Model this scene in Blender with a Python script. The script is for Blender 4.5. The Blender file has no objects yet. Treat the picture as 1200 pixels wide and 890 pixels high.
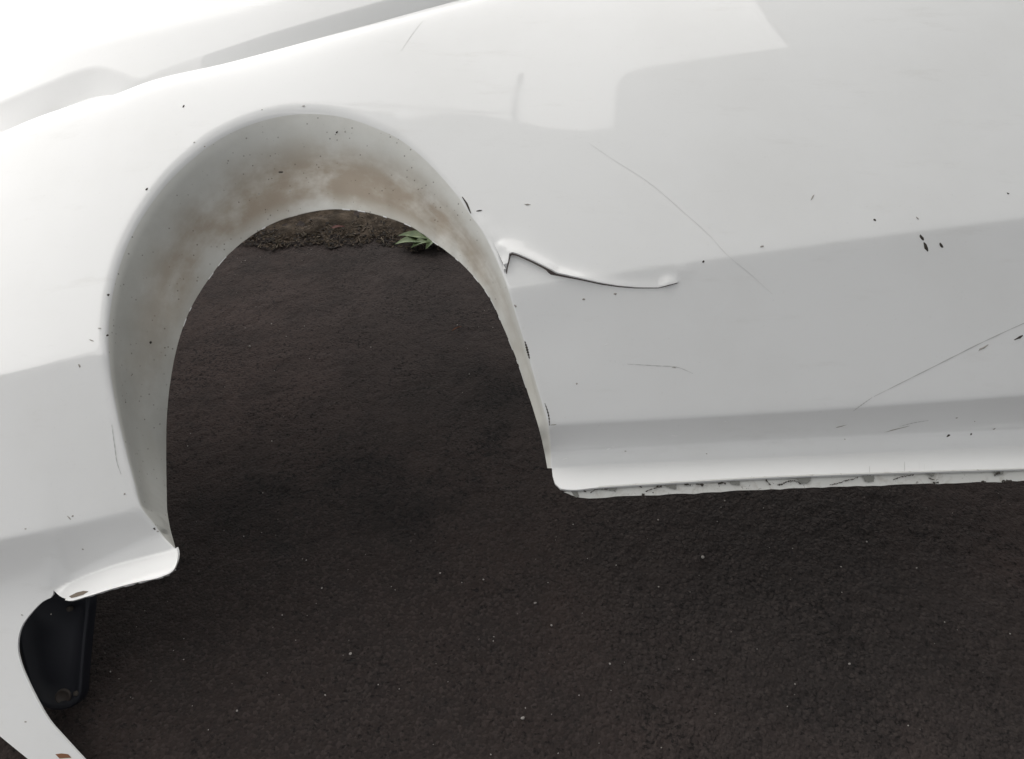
import bpy, bmesh, math, random
import numpy as np
from mathutils import Matrix, Vector
from mathutils.geometry import delaunay_2d_cdt

random.seed(7)
rng = np.random.default_rng(11)
scene = bpy.context.scene
COL = scene.collection

# ------------------------------------------------------------------ camera
cam_data = bpy.data.cameras.new('camera')
cam_data.sensor_width = 36.0
cam_data.lens = 28.26
cam_data.clip_start = 0.02
cam_data.clip_end = 500.0
cam = bpy.data.objects.new('camera', cam_data)
cam.location = (0.0, 0.0, 1.405)
cam.rotation_euler = (math.radians(46.0), 0.0, 0.0)
COL.objects.link(cam)
scene.camera = cam

# --------------------------------------------------------- sky, sun, exposure
SUN_ELEV = math.radians(53.0)
SUN_AZIM = math.radians(-36.0)        # clockwise from +Y: behind the panel, to the left
world = bpy.data.worlds.new('World')
scene.world = world
world.use_nodes = True
wn = world.node_tree
bg = wn.nodes['Background']
sky = wn.nodes.new('ShaderNodeTexSky')
sky.sky_type = 'NISHITA'
sky.sun_disc = False
sky.sun_elevation = SUN_ELEV
sky.sun_rotation = SUN_AZIM
sky.dust_density = 1.0
sky.air_density = 0.7
sky.ozone_density = 0.6
veil = wn.nodes.new('ShaderNodeHueSaturation')      # thin even cloud: the blue is greyed all over
veil.inputs['Saturation'].default_value = 0.08
wn.links.new(sky.outputs[0], veil.inputs['Color'])
wn.links.new(veil.outputs[0], bg.inputs[0])
bg.inputs[1].default_value = 0.055

sun_data = bpy.data.lights.new('sun', 'SUN')
sun_data.energy = 1.5
sun_data.angle = math.radians(100.0)
sun_data.color = (1.0, 0.97, 0.93)
sun = bpy.data.objects.new('sun', sun_data)
sun_dir = Vector((math.sin(SUN_AZIM) * math.cos(SUN_ELEV), math.cos(SUN_AZIM) * math.cos(SUN_ELEV), math.sin(SUN_ELEV)))
sun.rotation_euler = sun_dir.to_track_quat('Z', 'Y').to_euler()
sun.location = sun_dir * 6
COL.objects.link(sun)

vs = scene.view_settings
vs.view_transform = 'Standard'
vs.look = 'None'
vs.gamma = 1.0
vs.use_curve_mapping = False
vs.exposure = 1.16

FORM = dict()
FORM['A'] = np.array([(-0.4424, 0.6464), (-0.1776, 0.6797), (0.0126, 0.7147), (0.3127, 0.7618), (0.685, 0.8166), (0.9118, 0.8526), 
    (1.2352, 0.9039), (1.5799, 0.9578), (1.8168, 0.9957)])
FORM['B'] = np.array([(-0.4118, 0.3459), (-0.158, 0.4066), (-0.0413, 0.4294), (0.0696, 0.4539), (0.4133, 0.5343), (0.7406, 0.5921), 
    (0.9086, 0.6023), (1.1088, 0.6143), (1.562, 0.6476), (1.7908, 0.665)])
FORM['C'] = np.array([(-0.1712, 0.2571), (-0.0544, 0.3371), (0.0498, 0.3875), (0.411, 0.496), (0.7504, 0.5471), (0.9145, 0.5571), 
    (1.1187, 0.5688), (1.5875, 0.5897), (1.8275, 0.6005)])
FORM['D'] = np.array([(-0.172, 0.2755), (-0.0709, 0.3231), (0.0182, 0.359), (0.1396, 0.3921), (0.4115, 0.4674), (0.7448, 0.5218), 
    (0.9143, 0.5317), (1.1181, 0.5402), (1.5861, 0.5614), (1.8259, 0.5729)])
FORM['TOP'] = np.array([(-0.6762, 1.1487), (-0.3297, 1.1948), (-0.2062, 1.2212), (-0.0645, 1.2396), (-0.0161, 1.2547), 
    (0.1615, 1.2866), (0.3686, 1.3499), (0.5954, 1.4389), (0.9074, 1.5508), (1.4407, 1.7223), (2.2367, 1.9846)])
FORM['BUMPS'] = np.array([(0.6375, 0.9298, 0.0022, 0.013), (0.6532, 0.9106, 0.003, 0.012), (0.6672, 0.8903, 0.0032, 0.011), 
    (0.7479, 0.7369, -0.002, 0.06), (0.9689, 0.8489, 0.0008, 0.012)])
ROLL0 = np.array([(0.753, 0.5232), (0.7532, 0.531), (0.7538, 0.5388), (0.7542, 0.5466), (0.754, 0.5544), (0.7535, 0.5622), 
    (0.7528, 0.5699), (0.7518, 0.5776), (0.7504, 0.5852), (0.7487, 0.5927), (0.7469, 0.6003), (0.7449, 0.6078), 
    (0.7426, 0.6153), (0.7404, 0.6226), (0.7382, 0.63), (0.7361, 0.6374), (0.734, 0.6448), (0.7319, 0.6522), 
    (0.7297, 0.6596), (0.7276, 0.667), (0.7254, 0.6744), (0.7233, 0.6819), (0.7212, 0.6893), (0.7192, 0.6968), 
    (0.7171, 0.7043), (0.7151, 0.7118), (0.713, 0.7193), (0.7109, 0.7268), (0.7087, 0.7343), (0.7065, 0.7418), 
    (0.7043, 0.7492), (0.702, 0.7567), (0.6997, 0.7641), (0.6974, 0.7716), (0.6952, 0.7791), (0.6929, 0.7865), 
    (0.6907, 0.794), (0.6885, 0.8015), (0.6863, 0.8091), (0.6841, 0.8168), (0.6817, 0.8247), (0.6792, 0.8327), 
    (0.6766, 0.8406), (0.6739, 0.8486), (0.6711, 0.8565), (0.6681, 0.8645), (0.6651, 0.8723), (0.6619, 0.88), 
    (0.6586, 0.8877), (0.6553, 0.8957), (0.652, 0.9034), (0.6486, 0.9112), (0.645, 0.9195), (0.6411, 0.9274), 
    (0.6366, 0.9353), (0.6317, 0.9431), (0.6267, 0.9503), (0.6218, 0.9574), (0.6173, 0.9645), (0.613, 0.972), 
    (0.6088, 0.9798), (0.6044, 0.9877), (0.5996, 0.9955), (0.5946, 1.0032), (0.5895, 1.0106), (0.5842, 1.018), 
    (0.5787, 1.0253), (0.5732, 1.0325), (0.5677, 1.0397), (0.5621, 1.0469), (0.5564, 1.0541), (0.5505, 1.0612), 
    (0.5445, 1.0683), (0.5384, 1.0752), (0.532, 1.082), (0.5255, 1.0886), (0.5188, 1.095), (0.512, 1.1013), 
    (0.5049, 1.1075), (0.4977, 1.1134), (0.4903, 1.1189), (0.4826, 1.1241), (0.4747, 1.1289), (0.4668, 1.1333), 
    (0.4588, 1.1375), (0.4509, 1.1415), (0.4429, 1.1454), (0.4349, 1.1492), (0.4268, 1.1529), (0.4186, 1.1565), 
    (0.4103, 1.1598), (0.4019, 1.1629), (0.3935, 1.1656), (0.385, 1.168), (0.3765, 1.1702), (0.368, 1.1721), 
    (0.3595, 1.1737), (0.351, 1.175), (0.3425, 1.1761), (0.3341, 1.1769), (0.3257, 1.1775), (0.3172, 1.1778), 
    (0.3089, 1.1778), (0.3005, 1.1777), (0.2922, 1.1772), (0.284, 1.1765), (0.2759, 1.1755), (0.2678, 1.1743), 
    (0.2599, 1.1728), (0.252, 1.1711), (0.2442, 1.1692), (0.2365, 1.1671), (0.2289, 1.1649), (0.2213, 1.1625), 
    (0.2139, 1.1599), (0.2065, 1.1571), (0.1992, 1.1542), (0.1919, 1.151), (0.1848, 1.1477), (0.1779, 1.1442), 
    (0.171, 1.1405), (0.1642, 1.1366), (0.1575, 1.1325), (0.151, 1.1283), (0.1446, 1.1238), (0.1383, 1.119), 
    (0.1322, 1.1141), (0.1264, 1.1091), (0.1206, 1.1039), (0.115, 1.0987), (0.1094, 1.0934), (0.104, 1.0882), 
    (0.0985, 1.0829), (0.0931, 1.0776), (0.0877, 1.0721), (0.0825, 1.0664), (0.0773, 1.0607), (0.0723, 1.0547), 
    (0.0675, 1.0485), (0.0629, 1.0423), (0.0585, 1.0359), (0.0542, 1.0295), (0.0501, 1.023), (0.0461, 1.0164), 
    (0.0422, 1.0099), (0.0384, 1.0032), (0.0347, 0.9965), (0.0311, 0.9896), (0.0276, 0.9828), (0.0243, 0.9758), 
    (0.0211, 0.9688), (0.0181, 0.9618), (0.0151, 0.9547), (0.0123, 0.9475), (0.0096, 0.9402), (0.0071, 0.9329), 
    (0.0048, 0.9255), (0.0027, 0.918), (0.0007, 0.9105), (-0.0011, 0.9029), (-0.0027, 0.8953), (-0.0041, 0.8876), 
    (-0.0053, 0.88), (-0.0065, 0.8723), (-0.0074, 0.8647), (-0.0082, 0.857), (-0.0089, 0.8493), 
    (-0.0094, 0.8416), (-0.0097, 0.8339), (-0.0099, 0.8263), (-0.01, 0.8186), (-0.0099, 0.8111), 
    (-0.0097, 0.8035), (-0.0094, 0.7959), (-0.009, 0.7884), (-0.0085, 0.7809), (-0.0078, 0.7735), 
    (-0.007, 0.766), (-0.0061, 0.7586), (-0.005, 0.7513), (-0.0039, 0.744), (-0.0025, 0.7367), (-0.0009, 0.7295), 
    (0.0007, 0.7224), (0.0023, 0.7154), (0.0036, 0.7086), (0.0047, 0.7019), (0.0058, 0.6953), (0.007, 0.6887), 
    (0.0083, 0.6821), (0.0096, 0.6756), (0.011, 0.6691), (0.0125, 0.6626), (0.0141, 0.6562), (0.0157, 0.6499), 
    (0.0173, 0.6436), (0.0189, 0.6373), (0.0206, 0.6311), (0.0223, 0.6249), (0.0239, 0.6187), (0.0256, 0.6125), 
    (0.0274, 0.6064), (0.0291, 0.6002), (0.0309, 0.5941), (0.0327, 0.588), (0.0346, 0.5819), (0.0364, 0.5758), 
    (0.0383, 0.5698), (0.0402, 0.5638), (0.0421, 0.5578), (0.044, 0.5517), (0.046, 0.5457), (0.048, 0.5398), 
    (0.05, 0.5338), (0.052, 0.5279), (0.054, 0.522), (0.056, 0.5161), (0.0585, 0.5104), (0.061, 0.5047), 
    (0.0634, 0.4992), (0.0656, 0.4937), (0.0676, 0.4879), (0.0698, 0.4819), (0.0722, 0.4758), (0.0749, 0.4695), 
    (0.0781, 0.4634), (0.0818, 0.4574), (0.0855, 0.4518), (0.0894, 0.4468), (0.0933, 0.4421), (0.0971, 0.4377), 
    (0.1008, 0.4334), (0.1043, 0.4289), (0.1079, 0.4242), (0.1115, 0.4195), (0.1155, 0.4148), (0.1202, 0.4104), 
    (0.1254, 0.4064), (0.1306, 0.4026), (0.1359, 0.3988), (0.1439, 0.3945)])
ROLL1 = np.array([(0.7512, 0.5232), (0.7515, 0.531), (0.7518, 0.5388), (0.7519, 0.5466), (0.7514, 0.5544), (0.7506, 0.5621), 
    (0.7496, 0.5697), (0.7484, 0.5772), (0.7469, 0.5847), (0.7452, 0.592), (0.7435, 0.5994), (0.7414, 0.6068), 
    (0.7392, 0.6142), (0.7369, 0.6216), (0.7347, 0.6289), (0.7326, 0.6363), (0.7304, 0.6437), (0.7282, 0.6511), 
    (0.726, 0.6585), (0.7239, 0.6659), (0.7217, 0.6733), (0.7195, 0.6807), (0.7174, 0.6882), (0.7153, 0.6956), 
    (0.7132, 0.7031), (0.7112, 0.7106), (0.7091, 0.7181), (0.7069, 0.7256), (0.7047, 0.733), (0.7025, 0.7405), 
    (0.7002, 0.7479), (0.6979, 0.7554), (0.6956, 0.7628), (0.6933, 0.7702), (0.691, 0.7777), (0.6887, 0.7852), 
    (0.6864, 0.7927), (0.6842, 0.8002), (0.682, 0.8077), (0.6797, 0.8153), (0.6773, 0.8231), (0.6748, 0.831), 
    (0.6722, 0.8388), (0.6695, 0.8467), (0.6666, 0.8545), (0.6637, 0.8624), (0.6606, 0.8702), (0.6574, 0.8779), 
    (0.6541, 0.8857), (0.6508, 0.8935), (0.6475, 0.9012), (0.6441, 0.909), (0.6405, 0.9169), (0.6366, 0.9245), 
    (0.6323, 0.9319), (0.6275, 0.9394), (0.6225, 0.9466), (0.6175, 0.9537), (0.6128, 0.961), (0.6084, 0.9687), 
    (0.6041, 0.9764), (0.5997, 0.9842), (0.5951, 0.9918), (0.5901, 0.9992), (0.585, 1.0065), (0.5798, 1.0137), 
    (0.5744, 1.0209), (0.5689, 1.028), (0.5633, 1.035), (0.5577, 1.0421), (0.552, 1.0491), (0.5461, 1.0561), 
    (0.5402, 1.063), (0.5341, 1.0697), (0.5278, 1.0763), (0.5214, 1.0826), (0.5148, 1.0888), (0.5081, 1.0949), 
    (0.5012, 1.1008), (0.4941, 1.1064), (0.4869, 1.1117), (0.4795, 1.1166), (0.4719, 1.1211), (0.4642, 1.1253), 
    (0.4563, 1.1293), (0.4484, 1.1331), (0.4405, 1.1369), (0.4326, 1.1406), (0.4246, 1.1442), (0.4166, 1.1475), 
    (0.4085, 1.1507), (0.4004, 1.1536), (0.3922, 1.1561), (0.384, 1.1584), (0.3758, 1.1604), (0.3675, 1.1621), 
    (0.3593, 1.1636), (0.351, 1.1648), (0.3428, 1.1657), (0.3346, 1.1664), (0.3265, 1.1669), (0.3183, 1.1671), 
    (0.3102, 1.1671), (0.3021, 1.1668), (0.2941, 1.1663), (0.2863, 1.1655), (0.2784, 1.1645), (0.2707, 1.1632), 
    (0.263, 1.1617), (0.2554, 1.1599), (0.2478, 1.158), (0.2404, 1.1559), (0.233, 1.1536), (0.2258, 1.1512), 
    (0.2186, 1.1486), (0.2114, 1.1458), (0.2044, 1.1428), (0.1975, 1.1397), (0.1907, 1.1364), (0.184, 1.1329), 
    (0.1774, 1.1292), (0.1709, 1.1254), (0.1645, 1.1213), (0.1583, 1.1171), (0.1522, 1.1128), (0.1462, 1.1082), 
    (0.1405, 1.1033), (0.1348, 1.0984), (0.1293, 1.0933), (0.1239, 1.0881), (0.1185, 1.0828), (0.1132, 1.0776), 
    (0.1079, 1.0723), (0.1026, 1.067), (0.0975, 1.0616), (0.0925, 1.056), (0.0876, 1.0504), (0.0829, 1.0446), 
    (0.0784, 1.0387), (0.074, 1.0326), (0.0698, 1.0264), (0.0657, 1.0201), (0.0618, 1.0137), (0.058, 1.0073), 
    (0.0542, 1.0008), (0.0506, 0.9943), (0.0471, 0.9877), (0.0437, 0.981), (0.0404, 0.9743), (0.0373, 0.9675), 
    (0.0342, 0.9607), (0.0313, 0.9538), (0.0285, 0.9469), (0.0259, 0.9399), (0.0234, 0.9328), (0.021, 0.9258), 
    (0.0189, 0.9186), (0.0169, 0.9114), (0.0151, 0.9042), (0.0135, 0.8969), (0.012, 0.8895), (0.0107, 0.8821), 
    (0.0095, 0.8747), (0.0085, 0.8673), (0.0077, 0.8599), (0.0069, 0.8525), (0.0064, 0.8451), (0.006, 0.8377), 
    (0.0057, 0.8303), (0.0056, 0.8229), (0.0056, 0.8155), (0.0057, 0.8082), (0.0059, 0.8008), (0.0062, 0.7936), 
    (0.0067, 0.7863), (0.0073, 0.779), (0.008, 0.7718), (0.0088, 0.7647), (0.0097, 0.7576), (0.0107, 0.7505), 
    (0.0119, 0.7435), (0.0132, 0.7366), (0.0146, 0.7297), (0.0162, 0.7228), (0.0176, 0.7161), (0.0188, 0.7095), 
    (0.0198, 0.7029), (0.0209, 0.6965), (0.022, 0.69), (0.0232, 0.6837), (0.0245, 0.6773), (0.0259, 0.671), 
    (0.0273, 0.6647), (0.0288, 0.6584), (0.0304, 0.6522), (0.032, 0.646), (0.0336, 0.6398), (0.0352, 0.6336), 
    (0.0368, 0.6275), (0.0385, 0.6213), (0.0401, 0.6152), (0.0418, 0.6091), (0.0436, 0.6031), (0.0453, 0.597), 
    (0.0471, 0.591), (0.0489, 0.585), (0.0507, 0.579), (0.0525, 0.573), (0.0544, 0.567), (0.0563, 0.5611), 
    (0.0582, 0.5552), (0.0601, 0.5492), (0.062, 0.5433), (0.064, 0.5374), (0.066, 0.5316), (0.068, 0.5257), 
    (0.07, 0.5199), (0.0719, 0.514), (0.0739, 0.5082), (0.0759, 0.5023), (0.0777, 0.4964), (0.0793, 0.4904), 
    (0.0809, 0.4844), (0.0827, 0.4785), (0.0847, 0.4727), (0.0871, 0.4671), (0.09, 0.4618), (0.0931, 0.4568), 
    (0.0963, 0.4519), (0.0997, 0.4471), (0.1032, 0.4424), (0.1065, 0.4375), (0.1096, 0.4326), (0.1127, 0.4275), 
    (0.1158, 0.4225), (0.1191, 0.4175), (0.1231, 0.4129), (0.1276, 0.4086), (0.1324, 0.4044), (0.1373, 0.4002), 
    (0.1421, 0.3961)])
ARCHIN = np.array([(0.7468, 0.5232, -0.0513), (0.7458, 0.5291, -0.0519), (0.7448, 0.5351, -0.0524), (0.7438, 0.541, -0.0527), 
    (0.7426, 0.547, -0.0522), (0.7411, 0.5528, -0.0486), (0.7394, 0.5587, -0.0439), (0.7382, 0.5646, -0.0446), 
    (0.7365, 0.5703, -0.04), (0.7347, 0.576, -0.0353), (0.7328, 0.5817, -0.0308), (0.7309, 0.5873, -0.0269), 
    (0.7293, 0.593, -0.0264), (0.7277, 0.5988, -0.0271), (0.726, 0.6045, -0.0275), (0.7243, 0.6103, -0.0279), 
    (0.7226, 0.6161, -0.0283), (0.7209, 0.6218, -0.029), (0.7191, 0.6276, -0.0294), (0.7173, 0.6334, -0.0298), 
    (0.7154, 0.6391, -0.0303), (0.7136, 0.6449, -0.0307), (0.7118, 0.6507, -0.0312), (0.71, 0.6565, -0.0315), 
    (0.7082, 0.6623, -0.0319), (0.7063, 0.6681, -0.0322), (0.7045, 0.6739, -0.0325), (0.7026, 0.6797, -0.0327), 
    (0.7007, 0.6854, -0.0329), (0.6987, 0.6912, -0.0331), (0.6967, 0.697, -0.0333), (0.6946, 0.7027, -0.0334), 
    (0.6925, 0.7084, -0.0335), (0.6903, 0.7141, -0.0336), (0.688, 0.7198, -0.0337), (0.6857, 0.7254, -0.0337), 
    (0.6834, 0.731, -0.0337), (0.681, 0.7367, -0.0337), (0.6786, 0.7423, -0.0336), (0.6762, 0.7479, -0.0337), 
    (0.6738, 0.7536, -0.0337), (0.6713, 0.7592, -0.0336), (0.6689, 0.7648, -0.0335), (0.6666, 0.7705, -0.0337), 
    (0.6643, 0.7762, -0.0336), (0.6619, 0.7819, -0.0336), (0.6595, 0.7876, -0.0336), (0.6569, 0.7932, -0.0337), 
    (0.6542, 0.7987, -0.0338), (0.6513, 0.8041, -0.0339), (0.6481, 0.8094, -0.0343), (0.6448, 0.8149, -0.0357), 
    (0.6413, 0.82, -0.0358), (0.6376, 0.8254, -0.0377), (0.6339, 0.8307, -0.0396), (0.6301, 0.836, -0.0416), 
    (0.6262, 0.8413, -0.0437), (0.6222, 0.846, -0.0438), (0.6181, 0.8511, -0.0458), (0.6138, 0.8562, -0.0479), 
    (0.6095, 0.8611, -0.0496), (0.6051, 0.8655, -0.0497), (0.6005, 0.8703, -0.0516), (0.5959, 0.875, -0.0537), 
    (0.5912, 0.8795, -0.0552), (0.5864, 0.8835, -0.0553), (0.5814, 0.8878, -0.057), (0.5763, 0.8921, -0.0595), 
    (0.5711, 0.8968, -0.0633), (0.5659, 0.9014, -0.0666), (0.5606, 0.9058, -0.0692), (0.5554, 0.91, -0.0712), 
    (0.5504, 0.9138, -0.0711), (0.5452, 0.9182, -0.073), (0.5401, 0.922, -0.0727), (0.5349, 0.9263, -0.0747), 
    (0.5297, 0.9299, -0.0743), (0.5243, 0.9339, -0.0762), (0.5188, 0.9377, -0.078), (0.5131, 0.9412, -0.0799), 
    (0.5072, 0.9445, -0.0816), (0.5012, 0.9475, -0.0834), (0.4951, 0.9504, -0.0851), (0.4889, 0.9531, -0.0869), 
    (0.4826, 0.9557, -0.0886), (0.4765, 0.9574, -0.0881), (0.4701, 0.9598, -0.0899), (0.4636, 0.9621, -0.0916), 
    (0.4571, 0.9643, -0.0934), (0.4507, 0.9665, -0.0951), (0.4441, 0.9686, -0.0969), (0.4375, 0.9706, -0.0986), 
    (0.4308, 0.9724, -0.1003), (0.4241, 0.9741, -0.102), (0.4173, 0.9755, -0.1037), (0.4101, 0.9775, -0.1075), 
    (0.4024, 0.9804, -0.1145), (0.3954, 0.9813, -0.1161), (0.3881, 0.9826, -0.1192), (0.3812, 0.9827, -0.1194), 
    (0.374, 0.9832, -0.1214), (0.3666, 0.984, -0.125), (0.3593, 0.9841, -0.1273), (0.3517, 0.9845, -0.1311), 
    (0.3439, 0.985, -0.136), (0.3363, 0.9849, -0.1396), (0.3286, 0.9846, -0.1431), (0.3209, 0.9841, -0.1465), 
    (0.3131, 0.9836, -0.1507), (0.3054, 0.9829, -0.1546), (0.2978, 0.9818, -0.1574), (0.2903, 0.9805, -0.1602), 
    (0.2828, 0.979, -0.1628), (0.2753, 0.9773, -0.1653), (0.2679, 0.9754, -0.1679), (0.2606, 0.9731, -0.1701), 
    (0.2535, 0.9705, -0.1721), (0.2466, 0.9676, -0.1738), (0.2398, 0.9643, -0.1749), (0.2331, 0.9608, -0.1764), 
    (0.2265, 0.9571, -0.1776), (0.22, 0.9533, -0.179), (0.2135, 0.9493, -0.1805), (0.2071, 0.9452, -0.182), 
    (0.201, 0.9408, -0.1831), (0.1951, 0.9361, -0.1834), (0.1893, 0.9313, -0.1839), (0.1834, 0.9265, -0.185), 
    (0.178, 0.9214, -0.1853), (0.1725, 0.9162, -0.1863), (0.1674, 0.9107, -0.1864), (0.1623, 0.9052, -0.1873), 
    (0.1577, 0.8993, -0.1872), (0.153, 0.8934, -0.188), (0.1488, 0.8871, -0.1877), (0.1445, 0.8809, -0.1884), 
    (0.1406, 0.8744, -0.1879), (0.1368, 0.8679, -0.1872), (0.1332, 0.8613, -0.1863), (0.1296, 0.8546, -0.1852), 
    (0.1257, 0.8482, -0.1855), (0.1224, 0.8414, -0.1842), (0.1187, 0.8349, -0.1844), (0.1158, 0.8279, -0.183), 
    (0.1124, 0.8213, -0.1831), (0.1099, 0.8142, -0.1815), (0.1069, 0.8074, -0.1815), (0.1048, 0.8002, -0.1798), 
    (0.1022, 0.7932, -0.1799), (0.1005, 0.7858, -0.1781), (0.0983, 0.7787, -0.1781), (0.0962, 0.7716, -0.1781), 
    (0.095, 0.7641, -0.1762), (0.0938, 0.7567, -0.1743), (0.0921, 0.7496, -0.1743), (0.0904, 0.7425, -0.1747), 
    (0.0885, 0.7355, -0.1759), (0.0867, 0.7285, -0.1772), (0.0849, 0.7216, -0.1788), (0.0832, 0.7146, -0.1804), 
    (0.0817, 0.7077, -0.1819), (0.0803, 0.7007, -0.1832), (0.0788, 0.6939, -0.1848), (0.0775, 0.687, -0.1863), 
    (0.0762, 0.6802, -0.1878), (0.075, 0.6735, -0.1894), (0.0738, 0.6668, -0.1909), (0.0728, 0.6602, -0.1925), 
    (0.0718, 0.6536, -0.194), (0.0709, 0.6471, -0.1955), (0.07, 0.6407, -0.1971), (0.0692, 0.6344, -0.1986), 
    (0.0684, 0.6282, -0.2002), (0.0676, 0.6222, -0.202), (0.0669, 0.6162, -0.2036), (0.0663, 0.6104, -0.2051), 
    (0.0657, 0.6047, -0.2067), (0.0652, 0.5991, -0.2082), (0.0647, 0.5936, -0.2098), (0.0643, 0.5883, -0.2113), 
    (0.0639, 0.5831, -0.2129), (0.0636, 0.5781, -0.2142), (0.0634, 0.5731, -0.2153), (0.0633, 0.5683, -0.2161), 
    (0.0632, 0.5637, -0.217), (0.0633, 0.5591, -0.2172), (0.0635, 0.5547, -0.2171), (0.0638, 0.5503, -0.2168), 
    (0.0644, 0.5461, -0.2159), (0.0649, 0.5421, -0.2149), (0.0657, 0.5381, -0.2132), (0.0666, 0.5342, -0.2114), 
    (0.0676, 0.5304, -0.2091), (0.0687, 0.5268, -0.2068), (0.0699, 0.5232, -0.204), (0.071, 0.5197, -0.2013), 
    (0.0723, 0.5162, -0.1982), (0.0736, 0.5128, -0.1953), (0.0749, 0.5095, -0.1923), (0.0762, 0.5063, -0.1893), 
    (0.0775, 0.5031, -0.1864), (0.0788, 0.5, -0.1833), (0.08, 0.4968, -0.1804), (0.0813, 0.4938, -0.1774), 
    (0.0826, 0.4907, -0.1744), (0.0839, 0.4877, -0.1714), (0.0853, 0.4848, -0.1683), (0.0866, 0.4818, -0.1651), 
    (0.0877, 0.4789, -0.1626), (0.0884, 0.4759, -0.1613), (0.089, 0.4729, -0.1601), (0.0902, 0.4701, -0.1572), 
    (0.0914, 0.4672, -0.1542), (0.092, 0.4643, -0.153), (0.0933, 0.4614, -0.1501), (0.0945, 0.4586, -0.1472), 
    (0.0952, 0.4557, -0.146), (0.0966, 0.453, -0.1431), (0.098, 0.4502, -0.1401), (0.0988, 0.4474, -0.1391), 
    (0.1004, 0.4446, -0.1361), (0.102, 0.4419, -0.1331), (0.1029, 0.4391, -0.1321), (0.1046, 0.4365, -0.129), 
    (0.1064, 0.4338, -0.1259), (0.1075, 0.431, -0.1246), (0.1093, 0.4284, -0.1213), (0.1106, 0.4257, -0.1196), 
    (0.1125, 0.4232, -0.1161), (0.1144, 0.4207, -0.1128), (0.1165, 0.4182, -0.1092), (0.1189, 0.4158, -0.1048), 
    (0.121, 0.4133, -0.1012), (0.1231, 0.4109, -0.0975), (0.1256, 0.4086, -0.093), (0.1277, 0.4062, -0.0895), 
    (0.13, 0.4038, -0.0853), (0.132, 0.4014, -0.0822), (0.1338, 0.399, -0.0795), (0.1359, 0.3967, -0.076), 
    (0.1374, 0.3942, -0.0738)])
SILL = np.array([(0.753, 0.5232), (0.7528, 0.5109), (0.7551, 0.4993), (0.7627, 0.491), (0.7747, 0.4894), (0.7868, 0.4892), 
    (0.7992, 0.4903), (0.8118, 0.4918), (0.8242, 0.4929), (0.8367, 0.4937), (0.8491, 0.4945), (0.8616, 0.4952), 
    (0.8741, 0.4959), (0.8866, 0.4967), (0.8992, 0.4973), (0.9117, 0.498), (0.9243, 0.4987), (0.9368, 0.4994), 
    (0.9495, 0.5001), (0.9621, 0.5008), (0.9748, 0.5014), (0.9874, 0.5021), (1.0002, 0.5028), (1.0129, 0.5035), 
    (1.0257, 0.5042), (1.0385, 0.5049), (1.0513, 0.5055), (1.0642, 0.5062), (1.077, 0.5068), (1.0899, 0.5074), 
    (1.1028, 0.508), (1.1158, 0.5086), (1.1287, 0.5091), (1.1417, 0.5096), (1.1547, 0.5101), (1.1677, 0.5106), 
    (1.1808, 0.5111), (1.1938, 0.5115), (1.2069, 0.5119), (1.2201, 0.5124), (1.2332, 0.5128), (1.2464, 0.5132), 
    (1.2596, 0.5136), (1.2729, 0.514), (1.2862, 0.5144), (1.2995, 0.5148), (1.3129, 0.5152), (1.3263, 0.5156), 
    (1.3397, 0.516), (1.3532, 0.5164), (1.3667, 0.5167), (1.3803, 0.5171), (1.3938, 0.5175), (1.4074, 0.5178), 
    (1.4211, 0.5182), (1.4348, 0.5185), (1.4485, 0.5189), (1.4623, 0.5192), (1.4761, 0.5196), (1.4899, 0.5199), 
    (1.5038, 0.5203), (1.5178, 0.5207), (1.5318, 0.5211), (1.5458, 0.5215), (1.5599, 0.5219), (1.574, 0.5223), 
    (1.5882, 0.5227), (1.6025, 0.5232), (1.6168, 0.5236), (1.6312, 0.5241), (1.6456, 0.5245), (1.6601, 0.525), 
    (1.6746, 0.5255), (1.6893, 0.5259), (1.7039, 0.5264), (1.7186, 0.5269), (1.7334, 0.5274), (1.7483, 0.5278), 
    (1.7632, 0.5283), (1.7782, 0.5288)])
SILLF = np.array([(0.7685, 0.4864), (0.7906, 0.4761), (0.8239, 0.4767), (0.9644, 0.4825), (1.1079, 0.489), (1.3288, 0.4962), 
    (1.5595, 0.5021), (1.787, 0.5089)])
LEDGE = np.array([(0.1439, 0.3945), (0.1479, 0.3894), (0.1511, 0.3842), (0.1529, 0.379), (0.1537, 0.374), (0.1536, 0.369), 
    (0.152, 0.3647), (0.148, 0.3617), (0.1424, 0.3594), (0.1369, 0.3572), (0.1312, 0.3553), (0.1252, 0.3537), 
    (0.119, 0.3523), (0.1125, 0.3511), (0.1061, 0.3498), (0.0997, 0.3485), (0.0934, 0.347), (0.0872, 0.3454), 
    (0.081, 0.3438), (0.0748, 0.3421), (0.0685, 0.3405), (0.0622, 0.3387), (0.0559, 0.337), (0.0496, 0.3351), 
    (0.0434, 0.3332), (0.0371, 0.3312), (0.0308, 0.3292), (0.0244, 0.3271), (0.0178, 0.3251), (0.0111, 0.3231), 
    (0.0041, 0.3211), (-0.0027, 0.3188), (-0.0096, 0.3165), (-0.017, 0.3145), (-0.0253, 0.3133), 
    (-0.0349, 0.3131), (-0.0467, 0.3131), (-0.0578, 0.3144), (-0.0655, 0.3177), (-0.0713, 0.3217)])
LEDGEF = np.array([(0.1453, 0.3862), (0.1524, 0.3711), (0.151, 0.3599), (0.1358, 0.3523), (0.0928, 0.3418), (0.0528, 0.3318), 
    (0.0022, 0.3162), (-0.0297, 0.309)])
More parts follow.
